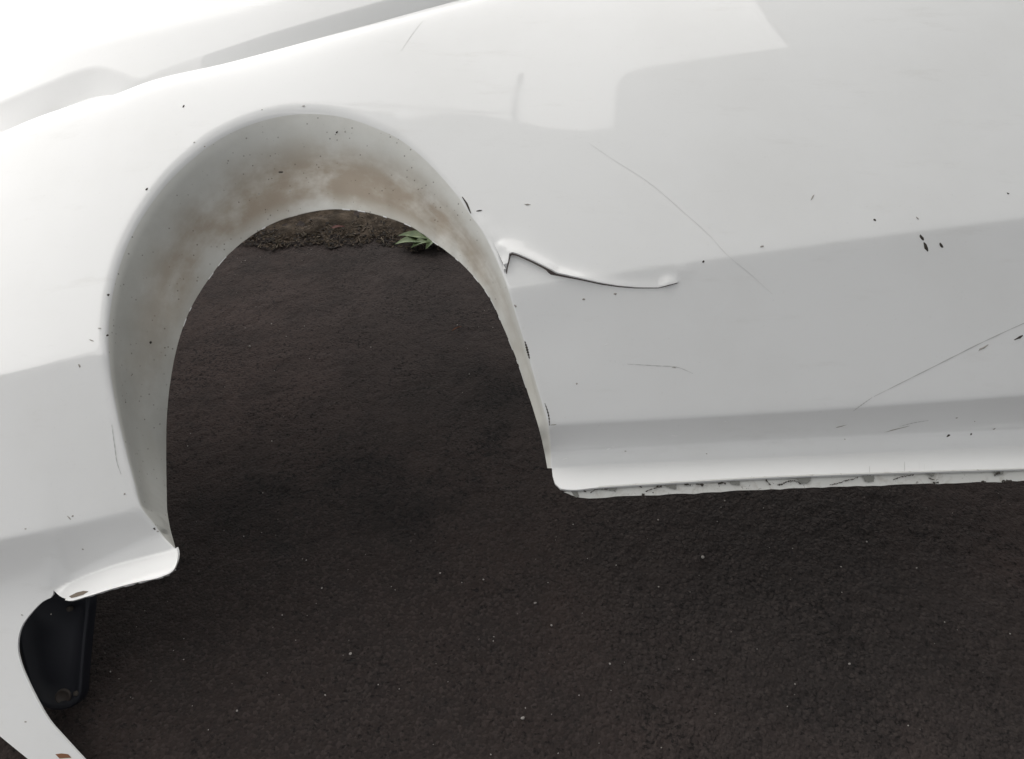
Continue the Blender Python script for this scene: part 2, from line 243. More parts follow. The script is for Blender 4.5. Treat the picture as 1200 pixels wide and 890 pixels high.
HOLE = np.array([(-0.0713, 0.3217), (-0.0712, 0.3149), (-0.0749, 0.3098), (-0.0825, 0.3064), (-0.0898, 0.3028), 
    (-0.0958, 0.2982), (-0.1014, 0.2932), (-0.1068, 0.2879), (-0.1118, 0.2825), (-0.1168, 0.2769), 
    (-0.1215, 0.2712), (-0.1258, 0.2652), (-0.1292, 0.259), (-0.1317, 0.2525), (-0.1334, 0.2457), 
    (-0.1344, 0.2388), (-0.1347, 0.232), (-0.1343, 0.2252), (-0.1332, 0.2185), (-0.1312, 0.2119), 
    (-0.1286, 0.2055), (-0.1258, 0.1991), (-0.1228, 0.1929), (-0.1194, 0.1868), (-0.1157, 0.1809), 
    (-0.112, 0.175), (-0.1082, 0.1691), (-0.1044, 0.1633), (-0.1005, 0.1575), (-0.0965, 0.1518), 
    (-0.0924, 0.1461), (-0.0883, 0.1406), (-0.0841, 0.135), (-0.0799, 0.1295), (-0.0755, 0.124), 
    (-0.071, 0.1187), (-0.0663, 0.1136), (-0.0613, 0.1087), (-0.0561, 0.104), (-0.0506, 0.0995), 
    (-0.0451, 0.095), (-0.0396, 0.0906), (-0.0342, 0.0861), (-0.0288, 0.0817), (-0.0234, 0.0772), 
    (-0.0181, 0.0728), (-0.0127, 0.0684), (-0.0073, 0.064), (-0.0019, 0.0596), (0.0034, 0.0553), (0.0088, 0.051), 
    (0.0142, 0.0467), (0.0195, 0.0424), (0.0249, 0.0382), (0.0303, 0.0339), (0.0356, 0.0297), (0.0409, 0.0255), 
    (0.0462, 0.0212), (0.0515, 0.017), (0.0568, 0.0128)])
LOWER = np.array([(0.0568, 0.0128), (0.0621, -0.0037), (0.0514, -0.0198), (0.0151, -0.0262), (-0.1028, 0.051), 
    (-0.1577, 0.0813), (-0.2868, 0.1402), (-0.4323, 0.1949)])
LEFT = np.array([(-0.4323, 0.1949), (-0.4176, 0.4167), (-0.4398, 0.6278), (-0.5282, 0.867), (-0.6805, 1.1507)])
RIGHT = np.array([(2.2426, 1.9898), (1.9827, 1.4703), (1.8358, 1.0601), (1.7945, 0.7442), (1.7782, 0.5288)])
CRACKU = np.array([(0.6747, 0.8405), (0.6756, 0.8466), (0.6765, 0.8526), (0.6775, 0.8587), (0.6786, 0.8648), (0.6797, 0.8709), 
    (0.6807, 0.8765), (0.6811, 0.8766), (0.6857, 0.8784), (0.6866, 0.8782), (0.6921, 0.8767), (0.6974, 0.8746), 
    (0.7026, 0.8721), (0.7078, 0.8696), (0.713, 0.8672), (0.7181, 0.8647), (0.7232, 0.862), (0.7283, 0.8594), 
    (0.7333, 0.8567), (0.7384, 0.8541), (0.7434, 0.8514), (0.7484, 0.8487), (0.7533, 0.8457), (0.7581, 0.8427), 
    (0.7636, 0.8413), (0.7691, 0.8401), (0.7746, 0.8389), (0.7801, 0.8376), (0.7857, 0.8364), (0.7912, 0.8352), 
    (0.7967, 0.834), (0.8022, 0.8328), (0.8078, 0.8316), (0.8133, 0.8304), (0.8189, 0.8293), (0.8245, 0.8281), 
    (0.83, 0.827), (0.8356, 0.8261), (0.8413, 0.8253), (0.8469, 0.8245), (0.8526, 0.8237), (0.8582, 0.8229), 
    (0.8639, 0.8223), (0.8696, 0.8219), (0.8753, 0.8215), (0.881, 0.821), (0.8867, 0.8206), (0.8925, 0.8203), 
    (0.8982, 0.8203), (0.904, 0.8203), (0.9097, 0.8204), (0.9155, 0.8204), (0.9212, 0.8204), (0.927, 0.8205), 
    (0.9326, 0.8218), (0.9383, 0.8231), (0.944, 0.8245), (0.9495, 0.8261), (0.9551, 0.8278), (0.9607, 0.8294)])
CRACKL = np.array([(0.6768, 0.8407), (0.6777, 0.8467), (0.6786, 0.8527), (0.6799, 0.8587), (0.6813, 0.8646), (0.6827, 0.8706), 
    (0.6833, 0.8733), (0.6856, 0.8757), (0.6856, 0.8757), (0.6912, 0.8746), (0.6965, 0.8729), (0.7016, 0.8704), 
    (0.7067, 0.8679), (0.7119, 0.8654), (0.717, 0.8629), (0.7219, 0.8601), (0.7269, 0.8574), (0.7318, 0.8546), 
    (0.7368, 0.8518), (0.7415, 0.8488), (0.7451, 0.8443), (0.7492, 0.8406), (0.7547, 0.8396), (0.7602, 0.8386), 
    (0.7657, 0.8376), (0.7712, 0.8365), (0.7767, 0.8354), (0.7822, 0.8344), (0.7877, 0.8333), (0.7932, 0.8323), 
    (0.7988, 0.8312), (0.8043, 0.8301), (0.8098, 0.8289), (0.8153, 0.8278), (0.8208, 0.8266), (0.8263, 0.8254), 
    (0.8318, 0.8243), (0.8375, 0.8236), (0.8431, 0.8229), (0.8487, 0.8221), (0.8543, 0.8214), (0.8599, 0.8207), 
    (0.8655, 0.8203), (0.8712, 0.8199), (0.8769, 0.8195), (0.8825, 0.8192), (0.8882, 0.8188), (0.8939, 0.8187), 
    (0.8996, 0.8188), (0.9053, 0.8189), (0.911, 0.819), (0.9167, 0.8191), (0.9224, 0.8192), (0.9281, 0.8195), 
    (0.9337, 0.8209), (0.9393, 0.8223), (0.9449, 0.8239), (0.9504, 0.8255), (0.956, 0.8271), (0.9615, 0.8288)])
MARKS = np.array([(0.0882, 1.1845, 0.0069, 0.0041, 70), (0.0456, 1.0128, 0.0069, 0.0048, 30), 
    (0.2875, 1.0337, 0.0083, 0.0055, -10), (0.007, 0.8138, 0.0069, 0.0055, 0), 
    (0.0176, 0.7424, 0.0069, 0.0041, 0), (-0.0273, 0.6915, 0.0069, 0.0034, -50), 
    (-0.0109, 0.7345, 0.0124, 0.0022, -25), (0.0013, 0.7549, 0.0097, 0.0022, -10), 
    (0.063, 0.4824, 0.0041, 0.0036, 0), (0.1095, 0.4261, 0.0055, 0.0041, -60), 
    (0.1146, 0.4218, 0.0041, 0.0028, 0), (-0.0325, 0.4433, 0.011, 0.0021, -40), 
    (-0.0265, 0.4461, 0.0055, 0.0028, 20), (-0.015, 0.3911, 0.0041, 0.0028, 0), 
    (-0.1098, 0.4244, 0.0055, 0.0021, 0), (0.7131, 0.9699, 0.011, 0.0033, 0), 
    (1.3944, 0.8989, 0.0207, 0.0076, -72), (1.3876, 0.9151, 0.0124, 0.0062, -65), 
    (1.4225, 0.9027, 0.0124, 0.0062, -62), (1.3849, 0.9511, 0.0069, 0.0034, -60), 
    (1.3084, 0.9464, 0.0055, 0.0041, -60), (1.1064, 0.8943, 0.0083, 0.0034, 10), 
    (1.5601, 1.0035, 0.0048, 0.0041, 0), (1.2052, 0.987, 0.0138, 0.003, 55), 
    (1.4894, 0.7268, 0.0248, 0.0036, 28), (1.5562, 0.7455, 0.0207, 0.0041, 25), 
    (1.3453, 0.5896, 0.0469, 0.0022, 17), (1.4432, 0.5787, 0.0083, 0.0041, 25), 
    (1.4865, 0.5818, 0.0055, 0.0041, 30), (1.4498, 0.6087, 0.0055, 0.0025, 5), 
    (1.0042, 0.8656, 0.0055, 0.0041, 70), (1.013, 0.5473, 0.0041, 0.0019, 0), 
    (0.8758, 0.5514, 0.0041, 0.0019, 0), (0.6905, 0.7869, 0.0055, 0.0034, -60), 
    (0.7908, 0.6601, 0.0034, 0.003, 0), (0.803, 0.7995, 0.0055, 0.0033, 0), (0.8554, 0.8087, 0.0055, 0.0033, 0), 
    (-0.1287, 0.2789, 0.0055, 0.0021, 0), (-0.1104, 0.1081, 0.0055, 0.0028, 0), 
    (0.7531, 0.5935, 0.0124, 0.0022, 5), (0.3073, 0.9961, 0.0041, 0.0036, 0), (0.143, 1.093, 0.0041, 0.0033, 0), 
    (0.1222, 1.1035, 0.0041, 0.0033, 0), (0.3158, 1.1713, 0.0069, 0.0028, 0), 
    (0.2399, 1.1657, 0.0034, 0.0028, 0), (1.486, 0.6034, 0.0041, 0.0021, 0), 
    (1.2416, 0.5932, 0.0221, 0.0017, 18), (1.529, 0.5908, 0.0069, 0.0033, 35), 
    (-0.0692, 0.2843, 0.0041, 0.0022, 0), (1.2543, 0.5721, 0.0034, 0.0022, 0), 
    (0.9518, 0.6877, 0.0083, 0.0018, -5)])
DING = np.array([(0.839, 0.7248, 0.0069), (0.8539, 0.5584, 0.0083), (0.8457, 0.5542, 0.011), (0.9568, 0.5766, 0.0138), 
    (1.0383, 0.6003, 0.0055), (0.7746, 0.5387, 0.0097)])
CRACK2 = np.array([(0.6021, 0.9841), (0.61, 0.9709), (0.6169, 0.9522)])
CHIP2 = np.array([(0.626, 0.9566), (0.6361, 0.9586)])
BONNET = np.array([(-0.7172, 1.2335, -0.541), (-0.6975, 1.2373, -0.5324), (-0.6779, 1.2411, -0.5238), (-0.6585, 1.245, -0.5153), 
    (-0.6393, 1.2488, -0.5069), (-0.6203, 1.2526, -0.4986), (-0.6014, 1.2564, -0.4903), 
    (-0.5826, 1.2601, -0.4821), (-0.5639, 1.2636, -0.474), (-0.5453, 1.2671, -0.4659), 
    (-0.5268, 1.2704, -0.4578), (-0.5083, 1.2735, -0.4498), (-0.4878, 1.2751, -0.4386), 
    (-0.4666, 1.2759, -0.426), (-0.4459, 1.2767, -0.4141), (-0.4257, 1.2778, -0.4027), (-0.4061, 1.2791, -0.392), 
    (-0.387, 1.2807, -0.382), (-0.3686, 1.2827, -0.3726), (-0.3508, 1.2851, -0.364), (-0.3335, 1.288, -0.356), 
    (-0.3167, 1.2911, -0.3485), (-0.3001, 1.2944, -0.3413), (-0.2838, 1.2977, -0.3343), 
    (-0.2675, 1.3008, -0.3275), (-0.2513, 1.3037, -0.3207), (-0.2353, 1.3068, -0.3142), 
    (-0.2196, 1.3101, -0.308), (-0.2039, 1.3134, -0.302), (-0.1882, 1.3162, -0.296), (-0.1723, 1.3183, -0.2897), 
    (-0.1561, 1.3194, -0.2832), (-0.1397, 1.3201, -0.2766), (-0.1224, 1.3169, -0.2687), 
    (-0.1049, 1.3108, -0.2605), (-0.0879, 1.3028, -0.2522), (-0.0714, 1.2941, -0.2443), 
    (-0.0553, 1.2853, -0.2371), (-0.0399, 1.2763, -0.2311), (-0.0254, 1.2714, -0.2269), 
    (-0.0118, 1.2728, -0.2241), (0.0015, 1.2778, -0.222), (0.0148, 1.2828, -0.2198), (0.0281, 1.2865, -0.2176), 
    (0.0414, 1.2903, -0.2153), (0.0549, 1.2938, -0.2125), (0.0684, 1.2974, -0.2097), (0.0817, 1.3009, -0.207), 
    (0.0951, 1.3045, -0.2044), (0.1083, 1.3082, -0.2019), (0.1216, 1.3118, -0.1995), (0.1347, 1.3156, -0.1973), 
    (0.1478, 1.3194, -0.1952), (0.1608, 1.3234, -0.1934), (0.1737, 1.3275, -0.1918), (0.1865, 1.3316, -0.1903), 
    (0.1993, 1.3358, -0.1891), (0.2121, 1.34, -0.1879), (0.2249, 1.3442, -0.187), (0.2377, 1.3484, -0.1862), 
    (0.2505, 1.3525, -0.1855), (0.2633, 1.3567, -0.185), (0.2761, 1.3609, -0.1846), (0.2889, 1.3651, -0.1844), 
    (0.3017, 1.3694, -0.1843), (0.3144, 1.3737, -0.1843), (0.3272, 1.378, -0.1845), (0.34, 1.3825, -0.1848), 
    (0.3528, 1.387, -0.1853), (0.3656, 1.3916, -0.1858), (0.3784, 1.3962, -0.1865), (0.3912, 1.4009, -0.1873), 
    (0.4041, 1.4057, -0.1883), (0.417, 1.4106, -0.1895), (0.4299, 1.4156, -0.1907), (0.4428, 1.4207, -0.1922), 
    (0.4557, 1.4259, -0.1937), (0.4687, 1.4312, -0.1953), (0.4816, 1.4367, -0.197), (0.4947, 1.4422, -0.1987), 
    (0.5077, 1.4478, -0.2006), (0.5208, 1.4535, -0.2024), (0.534, 1.4592, -0.2043), (0.5472, 1.4649, -0.2061), 
    (0.5605, 1.4707, -0.208), (0.5738, 1.4764, -0.2099), (0.5871, 1.4822, -0.2117), (0.6006, 1.4879, -0.2135), 
    (0.6141, 1.4935, -0.2153), (0.6276, 1.4992, -0.217), (0.6413, 1.5048, -0.2187), (0.6549, 1.5104, -0.2205), 
    (0.6687, 1.516, -0.2221), (0.6825, 1.5215, -0.2238), (0.6963, 1.527, -0.2254), (0.7102, 1.5325, -0.227), 
    (0.7241, 1.538, -0.2285), (0.7381, 1.5434, -0.23), (0.7522, 1.5488, -0.2314), (0.7663, 1.5542, -0.2328), 
    (0.7804, 1.5596, -0.2341), (0.7946, 1.5649, -0.2354), (0.8088, 1.5702, -0.2367), (0.823, 1.5756, -0.2379), 
    (0.8373, 1.5809, -0.2392), (0.8517, 1.5863, -0.2405), (0.8661, 1.5918, -0.2418), (0.8805, 1.5972, -0.2432), 
    (0.895, 1.6027, -0.2445), (0.9096, 1.6083, -0.2459)])
GAPFLOOR = np.array([(-0.7102, 1.1535, -0.54), (-0.6869, 1.1552, -0.5263), (-0.6644, 1.1571, -0.5135), (-0.6425, 1.1592, -0.5012), 
    (-0.6212, 1.1614, -0.4896), (-0.6003, 1.1637, -0.4784), (-0.58, 1.1661, -0.4677), (-0.56, 1.1686, -0.4575), 
    (-0.5404, 1.1712, -0.4476), (-0.5211, 1.1739, -0.4381), (-0.5022, 1.1767, -0.429), 
    (-0.4835, 1.1796, -0.4201), (-0.4651, 1.1825, -0.4116), (-0.4469, 1.1855, -0.4035), 
    (-0.429, 1.1886, -0.3956), (-0.4114, 1.1917, -0.3881), (-0.394, 1.1948, -0.3808), (-0.377, 1.198, -0.3738), 
    (-0.3602, 1.2012, -0.3671), (-0.3438, 1.2045, -0.3608), (-0.3277, 1.2078, -0.3547), 
    (-0.3119, 1.2113, -0.3488), (-0.2962, 1.2148, -0.3432), (-0.2807, 1.2182, -0.3376), 
    (-0.2652, 1.2215, -0.3321), (-0.2497, 1.2247, -0.3267), (-0.2342, 1.2276, -0.3212), 
    (-0.2187, 1.2301, -0.3157), (-0.2032, 1.2321, -0.3101), (-0.1876, 1.2337, -0.3044), 
    (-0.1719, 1.2351, -0.2987), (-0.1561, 1.2364, -0.2931), (-0.1392, 1.2368, -0.2853), 
    (-0.1218, 1.2371, -0.2768), (-0.1047, 1.2378, -0.2687), (-0.0886, 1.239, -0.2613), (-0.073, 1.241, -0.2546), 
    (-0.0578, 1.2436, -0.2482), (-0.0428, 1.2465, -0.242), (-0.0278, 1.2491, -0.2356), (-0.0057, 1.253, -0.2275), 
    (0.009, 1.2549, -0.2219), (0.0227, 1.2576, -0.2189), (0.0363, 1.26, -0.216), (0.0498, 1.2622, -0.2131), 
    (0.0633, 1.2642, -0.2103), (0.0768, 1.2662, -0.2075), (0.0902, 1.2681, -0.2049), (0.1035, 1.2701, -0.2025), 
    (0.1167, 1.2722, -0.2002), (0.1298, 1.2745, -0.1982), (0.1428, 1.277, -0.1963), (0.1557, 1.2798, -0.1948), 
    (0.1686, 1.2829, -0.1934), (0.1814, 1.2861, -0.1922), (0.1941, 1.2895, -0.1911), (0.2068, 1.2929, -0.1902), 
    (0.2196, 1.2965, -0.1895), (0.2323, 1.3002, -0.1889), (0.245, 1.304, -0.1884), (0.2577, 1.3078, -0.1881), 
    (0.2704, 1.3118, -0.1879), (0.2831, 1.3158, -0.1878), (0.2958, 1.32, -0.1878), (0.3086, 1.3242, -0.188), 
    (0.3213, 1.3285, -0.1883), (0.3341, 1.3328, -0.1887), (0.3468, 1.3372, -0.1892), (0.3596, 1.3417, -0.1898), 
    (0.3724, 1.3463, -0.1905), (0.3852, 1.3509, -0.1914), (0.398, 1.3556, -0.1924), (0.4108, 1.3605, -0.1936), 
    (0.4237, 1.3654, -0.1948), (0.4366, 1.3704, -0.1962), (0.4495, 1.3755, -0.1976), (0.4625, 1.3806, -0.1992), 
    (0.4754, 1.3858, -0.2008), (0.4885, 1.391, -0.2025), (0.5015, 1.3963, -0.2042), (0.5146, 1.4015, -0.2059), 
    (0.5277, 1.4068, -0.2077), (0.5409, 1.4121, -0.2094), (0.5542, 1.4174, -0.2112), (0.5674, 1.4226, -0.2129), 
    (0.5808, 1.4279, -0.2146), (0.5942, 1.4331, -0.2163), (0.6076, 1.4382, -0.218), (0.6211, 1.4434, -0.2196), 
    (0.6347, 1.4485, -0.2212), (0.6483, 1.4536, -0.2228), (0.662, 1.4587, -0.2244), (0.6757, 1.4638, -0.2259), 
    (0.6895, 1.4688, -0.2274), (0.7034, 1.4738, -0.2289), (0.7172, 1.4788, -0.2304), (0.7312, 1.4838, -0.2318), 
    (0.7451, 1.4888, -0.2331), (0.7592, 1.4937, -0.2345), (0.7732, 1.4986, -0.2357), (0.7873, 1.5035, -0.237), 
    (0.8015, 1.5084, -0.2381), (0.8157, 1.5132, -0.2393), (0.8299, 1.5181, -0.2405), (0.8442, 1.523, -0.2416), 
    (0.8585, 1.528, -0.2428), (0.8728, 1.5329, -0.244), (0.8872, 1.5379, -0.2451), (0.9016, 1.5429, -0.2463), 
    (0.9161, 1.5461, -0.2475)])
LIP = np.array([(-0.2067, 1.2216), (-0.205, 1.2294), (-0.2017, 1.2355), (-0.1959, 1.2392), (-0.1887, 1.2412), 
    (-0.1809, 1.2426), (-0.1734, 1.2442), (-0.1666, 1.2466), (-0.1599, 1.249), (-0.153, 1.2513), 
    (-0.146, 1.2532), (-0.1386, 1.2546), (-0.1309, 1.2555), (-0.1229, 1.2561), (-0.1145, 1.256), 
    (-0.1057, 1.255), (-0.0961, 1.2526), (-0.0861, 1.2492), (-0.0758, 1.2453), (-0.0657, 1.2417)])
BRACKET = np.array([(-0.0476, 0.3127), (-0.0473, 0.2805), (-0.0508, 0.2108), (-0.0524, 0.1605), (-0.0525, 0.1361), 
    (-0.0574, 0.1205), (-0.0683, 0.1107), (-0.0839, 0.1067), (-0.1011, 0.107), (-0.1157, 0.1129), 
    (-0.1308, 0.1259), (-0.144, 0.1546), (-0.1618, 0.2122), (-0.1745, 0.2773), (-0.1768, 0.3137)])
BRHOLE = np.array([(-0.0851, 0.1281, 0.0105), (-0.0611, 0.1348, 0.0045), (-0.0806, 0.2779, 0.0045)])
RUST = np.array([(-0.0515, 0.0617), (-0.0408, 0.0638), (-0.0285, 0.0634), (-0.022, 0.0585), (-0.0433, 0.0557)])
CHIPL = np.array([(-0.03, 0.3169), (-0.0164, 0.3235), (-0.0028, 0.3271), (0.009, 0.3276), (0.0014, 0.3224), (-0.0117, 0.3182), 
    (-0.022, 0.3155)])
FMARKS = np.array([(0.0517, 0.7444, -0.1528, 0.6701, -0.1427, 0.7284, 0.0055, 0.0048), 
    (0.0556, 0.7149, -0.1627, 0.6843, -0.1584, 0.7118, 0.0041, 0.0034), 
    (0.2312, 1.0215, -0.1576, 0.0193, -0.2825, 0.9591, 0.0041, 0.0033), 
    (0.3773, 1.1198, -0.1079, -0.3028, -0.0673, 0.9507, 0.0055, 0.0041), 
    (0.3923, 1.1202, -0.1049, -0.1664, -0.0166, 0.9859, 0.0041, 0.0028), 
    (0.2124, 1.1146, -0.1301, 0.0534, -0.2652, 0.9627, 0.0034, 0.003), 
    (0.037, 0.6337, -0.0955, 0.9705, 0.2371, 0.0443, 0.0033, 0.0028), 
    (0.0414, 0.669, -0.1486, 0.9334, 0.0121, 0.3586, 0.0028, 0.0028)])
BRACKET_W = -0.1899
SCRATCHES = [
    ([(0.8243, 1.0934), (0.8366, 1.0831), (0.8488, 1.0728), (0.861, 1.0628), (0.8734, 1.0531), (0.8859, 1.0438), 
    (0.8983, 1.0345), (0.9105, 1.0251), (0.9223, 1.0152), (0.9335, 1.0047), (0.9444, 0.9938), (0.955, 0.9826), 
    (0.9654, 0.9714), (0.9757, 0.9602), (0.9861, 0.9492), (0.9965, 0.9384), (1.0068, 0.9274), (1.0166, 0.9163), 
    (1.0259, 0.9046), (1.0345, 0.8924), (1.0434, 0.8806), (1.0538, 0.8703), (1.0652, 0.861), (1.0769, 0.8519), 
    (1.0881, 0.8424), (1.099, 0.8324), (1.1098, 0.8224), (1.1206, 0.8124)], 0.00076),
    ([(1.2913, 0.6423), (1.3028, 0.6478), (1.3143, 0.6533), (1.3258, 0.6588), (1.3374, 0.6644), (1.349, 0.6699), 
    (1.3606, 0.6755), (1.3723, 0.681), (1.384, 0.6866), (1.3957, 0.6922), (1.4075, 0.6978), (1.4193, 0.7035), 
    (1.4311, 0.7092), (1.443, 0.7149), (1.4549, 0.7206), (1.4669, 0.7263), (1.4789, 0.732), (1.4911, 0.7375), 
    (1.5033, 0.7431), (1.5156, 0.7485), (1.5279, 0.754), (1.5403, 0.7594), (1.5528, 0.7647), (1.5654, 0.7701), 
    (1.578, 0.7754), (1.5908, 0.7807), (1.6035, 0.7859), (1.6164, 0.7912)], 0.00131),
    ([(0.8739, 0.6928), (0.878, 0.6926), (0.8821, 0.6924), (0.8862, 0.6922), (0.8903, 0.692), (0.8944, 0.6918), 
    (0.8985, 0.6916), (0.9026, 0.6914), (0.9067, 0.6912), (0.9108, 0.691), (0.9149, 0.6908), (0.9191, 0.6906), 
    (0.9232, 0.6903), (0.9273, 0.6902), (0.9315, 0.6901), (0.9356, 0.69), (0.9398, 0.6899), (0.944, 0.6898), 
    (0.9481, 0.6895), (0.9522, 0.6891), (0.9562, 0.6884), (0.9602, 0.6875), (0.964, 0.6862), (0.9679, 0.6847), 
    (0.9717, 0.6831), (0.9754, 0.6814), (0.9792, 0.6797), (0.983, 0.6781)], 0.00097),
    ([(1.2571, 0.6182), (1.2581, 0.619), (1.259, 0.6198), (1.26, 0.6207), (1.261, 0.6215), (1.262, 0.6224), 
    (1.263, 0.6232), (1.2641, 0.6241), (1.2651, 0.6249), (1.2662, 0.6258), (1.2673, 0.6266), (1.2685, 0.6275), 
    (1.2697, 0.6283), (1.2709, 0.6292), (1.2721, 0.63), (1.2733, 0.6309), (1.2745, 0.6317), (1.2758, 0.6326), 
    (1.277, 0.6334), (1.2782, 0.6342), (1.2795, 0.6351), (1.2807, 0.6359), (1.282, 0.6367), (1.2832, 0.6375), 
    (1.2845, 0.6384), (1.2858, 0.6392), (1.287, 0.64), (1.2883, 0.6409)], 0.00124),
    ([(0.4855, 1.2973), (0.4868, 1.3001), (0.4881, 1.3029), (0.4893, 1.3057), (0.4906, 1.3085), (0.4919, 1.3113), 
    (0.4932, 1.3141), (0.4945, 1.3169), (0.4958, 1.3197), (0.4971, 1.3225), (0.4984, 1.3253), (0.4997, 1.3281), 
    (0.5011, 1.3309), (0.5025, 1.3337), (0.5039, 1.3365), (0.5053, 1.3393), (0.5067, 1.3421), (0.5081, 1.3449), 
    (0.5096, 1.3477), (0.511, 1.3505), (0.5125, 1.3533), (0.514, 1.3561), (0.5154, 1.3589), (0.5169, 1.3617), 
    (0.5184, 1.3646), (0.5198, 1.3674), (0.5213, 1.3703), (0.5228, 1.3733)], 0.00069),
    ([(0.036, 0.5937), (0.0366, 0.5907), (0.0371, 0.5877), (0.0377, 0.5847), (0.0383, 0.5817), (0.0389, 0.5786), 
    (0.0395, 0.5756), (0.04, 0.5726), (0.0406, 0.5696), (0.0412, 0.5666), (0.0418, 0.5636), (0.0424, 0.5606), 
    (0.043, 0.5576), (0.0435, 0.5546), (0.044, 0.5516), (0.0446, 0.5486), (0.0451, 0.5456), (0.0457, 0.5426), 
    (0.0463, 0.5396), (0.047, 0.5366), (0.0478, 0.5337), (0.0487, 0.5308), (0.0497, 0.5279), (0.0509, 0.5251), 
    (0.0521, 0.5222), (0.0534, 0.5194), (0.0546, 0.5166), (0.0559, 0.5138)], 0.00138),
    ([(0.7059, 0.7294), (0.7062, 0.7283), (0.7065, 0.7272), (0.7068, 0.7261), (0.7071, 0.7251), (0.7074, 0.724), 
    (0.7077, 0.7229), (0.708, 0.7218), (0.7083, 0.7207), (0.7086, 0.7196), (0.7089, 0.7186), (0.7092, 0.7175), 
    (0.7095, 0.7164), (0.7097, 0.7153), (0.71, 0.7142), (0.7103, 0.7131), (0.7106, 0.712), (0.7109, 0.711), 
    (0.7111, 0.7099), (0.7114, 0.7088), (0.7117, 0.7077), (0.7119, 0.7066), (0.7122, 0.7055), (0.7125, 0.7044), 
    (0.7127, 0.7033), (0.713, 0.7022), (0.7133, 0.7011), (0.7135, 0.7001)], 0.00276),
    ([(0.7385, 0.6279), (0.7389, 0.6266), (0.7394, 0.6253), (0.7399, 0.6241), (0.7404, 0.6228), (0.7408, 0.6215), 
    (0.7413, 0.6202), (0.7417, 0.6189), (0.7421, 0.6176), (0.7425, 0.6163), (0.7429, 0.615), (0.7432, 0.6137), 
    (0.7436, 0.6123), (0.7439, 0.611), (0.7442, 0.6097), (0.7445, 0.6083), (0.7447, 0.607), (0.745, 0.6057), 
    (0.7451, 0.6043), (0.7453, 0.603), (0.7454, 0.6016), (0.7455, 0.6002), (0.7456, 0.5989), (0.7457, 0.5975), 
    (0.7458, 0.5962), (0.7459, 0.5948), (0.746, 0.5935), (0.7462, 0.5921)], 0.00166),
    ([(1.3486, 0.5939), (1.3504, 0.5944), (1.3522, 0.5948), (1.354, 0.5953), (1.3558, 0.5958), (1.3576, 0.5962), 
    (1.3594, 0.5967), (1.3612, 0.5972), (1.363, 0.5976), (1.3648, 0.5981), (1.3666, 0.5985), (1.3685, 0.599), 
    (1.3703, 0.5994), (1.3722, 0.5998), (1.374, 0.6001), (1.3759, 0.6005), (1.3778, 0.6008), (1.3797, 0.6011), 
    (1.3816, 0.6015), (1.3835, 0.6018), (1.3854, 0.602), (1.3873, 0.6023), (1.3892, 0.6026), (1.3911, 0.6029), 
    (1.393, 0.6032), (1.3949, 0.6035), (1.3969, 0.6038), (1.3988, 0.6041)], 0.00110),
    ([(1.2762, 0.5127), (1.2792, 0.5176), (1.2822, 0.5225), (1.2852, 0.5274)], 0.00097),
    ([(1.3382, 0.5162), (1.3423, 0.5222), (1.3464, 0.5283), (1.3505, 0.5345)], 0.00097),
    ([(1.3037, 0.5148), (1.3054, 0.5176), (1.3072, 0.5204), (1.309, 0.5232)], 0.00055),
    ([(1.3641, 0.5175), (1.3684, 0.5236), (1.3726, 0.5298), (1.377, 0.536)], 0.00055),
    ([(1.373, 0.5175), (1.3763, 0.5222), (1.3796, 0.5269), (1.3829, 0.5317)], 0.00048),
    ([(1.3873, 0.5189), (1.3896, 0.5222), (1.392, 0.5255), (1.3944, 0.5288)], 0.00041)]
NOTCHES = [
    [(0.7794, 0.4871), (0.7919, 0.487), (0.7932, 0.4768), (0.7877, 0.4768)],
    [(0.8323, 0.492), (0.8546, 0.4931), (0.8531, 0.4849), (0.8461, 0.4876)],
    [(0.9291, 0.4971), (0.9517, 0.4984), (0.9508, 0.4888), (0.9375, 0.4929)],
    [(1.0387, 0.5024), (1.0574, 0.5031), (1.0572, 0.4954), (1.0443, 0.4969)],
    [(1.1517, 0.5078), (1.1779, 0.5092), (1.1746, 0.4994), (1.1615, 0.498)],
    [(1.2663, 0.5112), (1.2872, 0.5119), (1.2866, 0.5013), (1.2717, 0.5006)],
    [(1.3759, 0.5146), (1.3927, 0.5153), (1.3923, 0.5096), (1.3848, 0.5103)],
    [(1.4988, 0.518), (1.5191, 0.5187), (1.5156, 0.513), (1.5046, 0.5116)]]
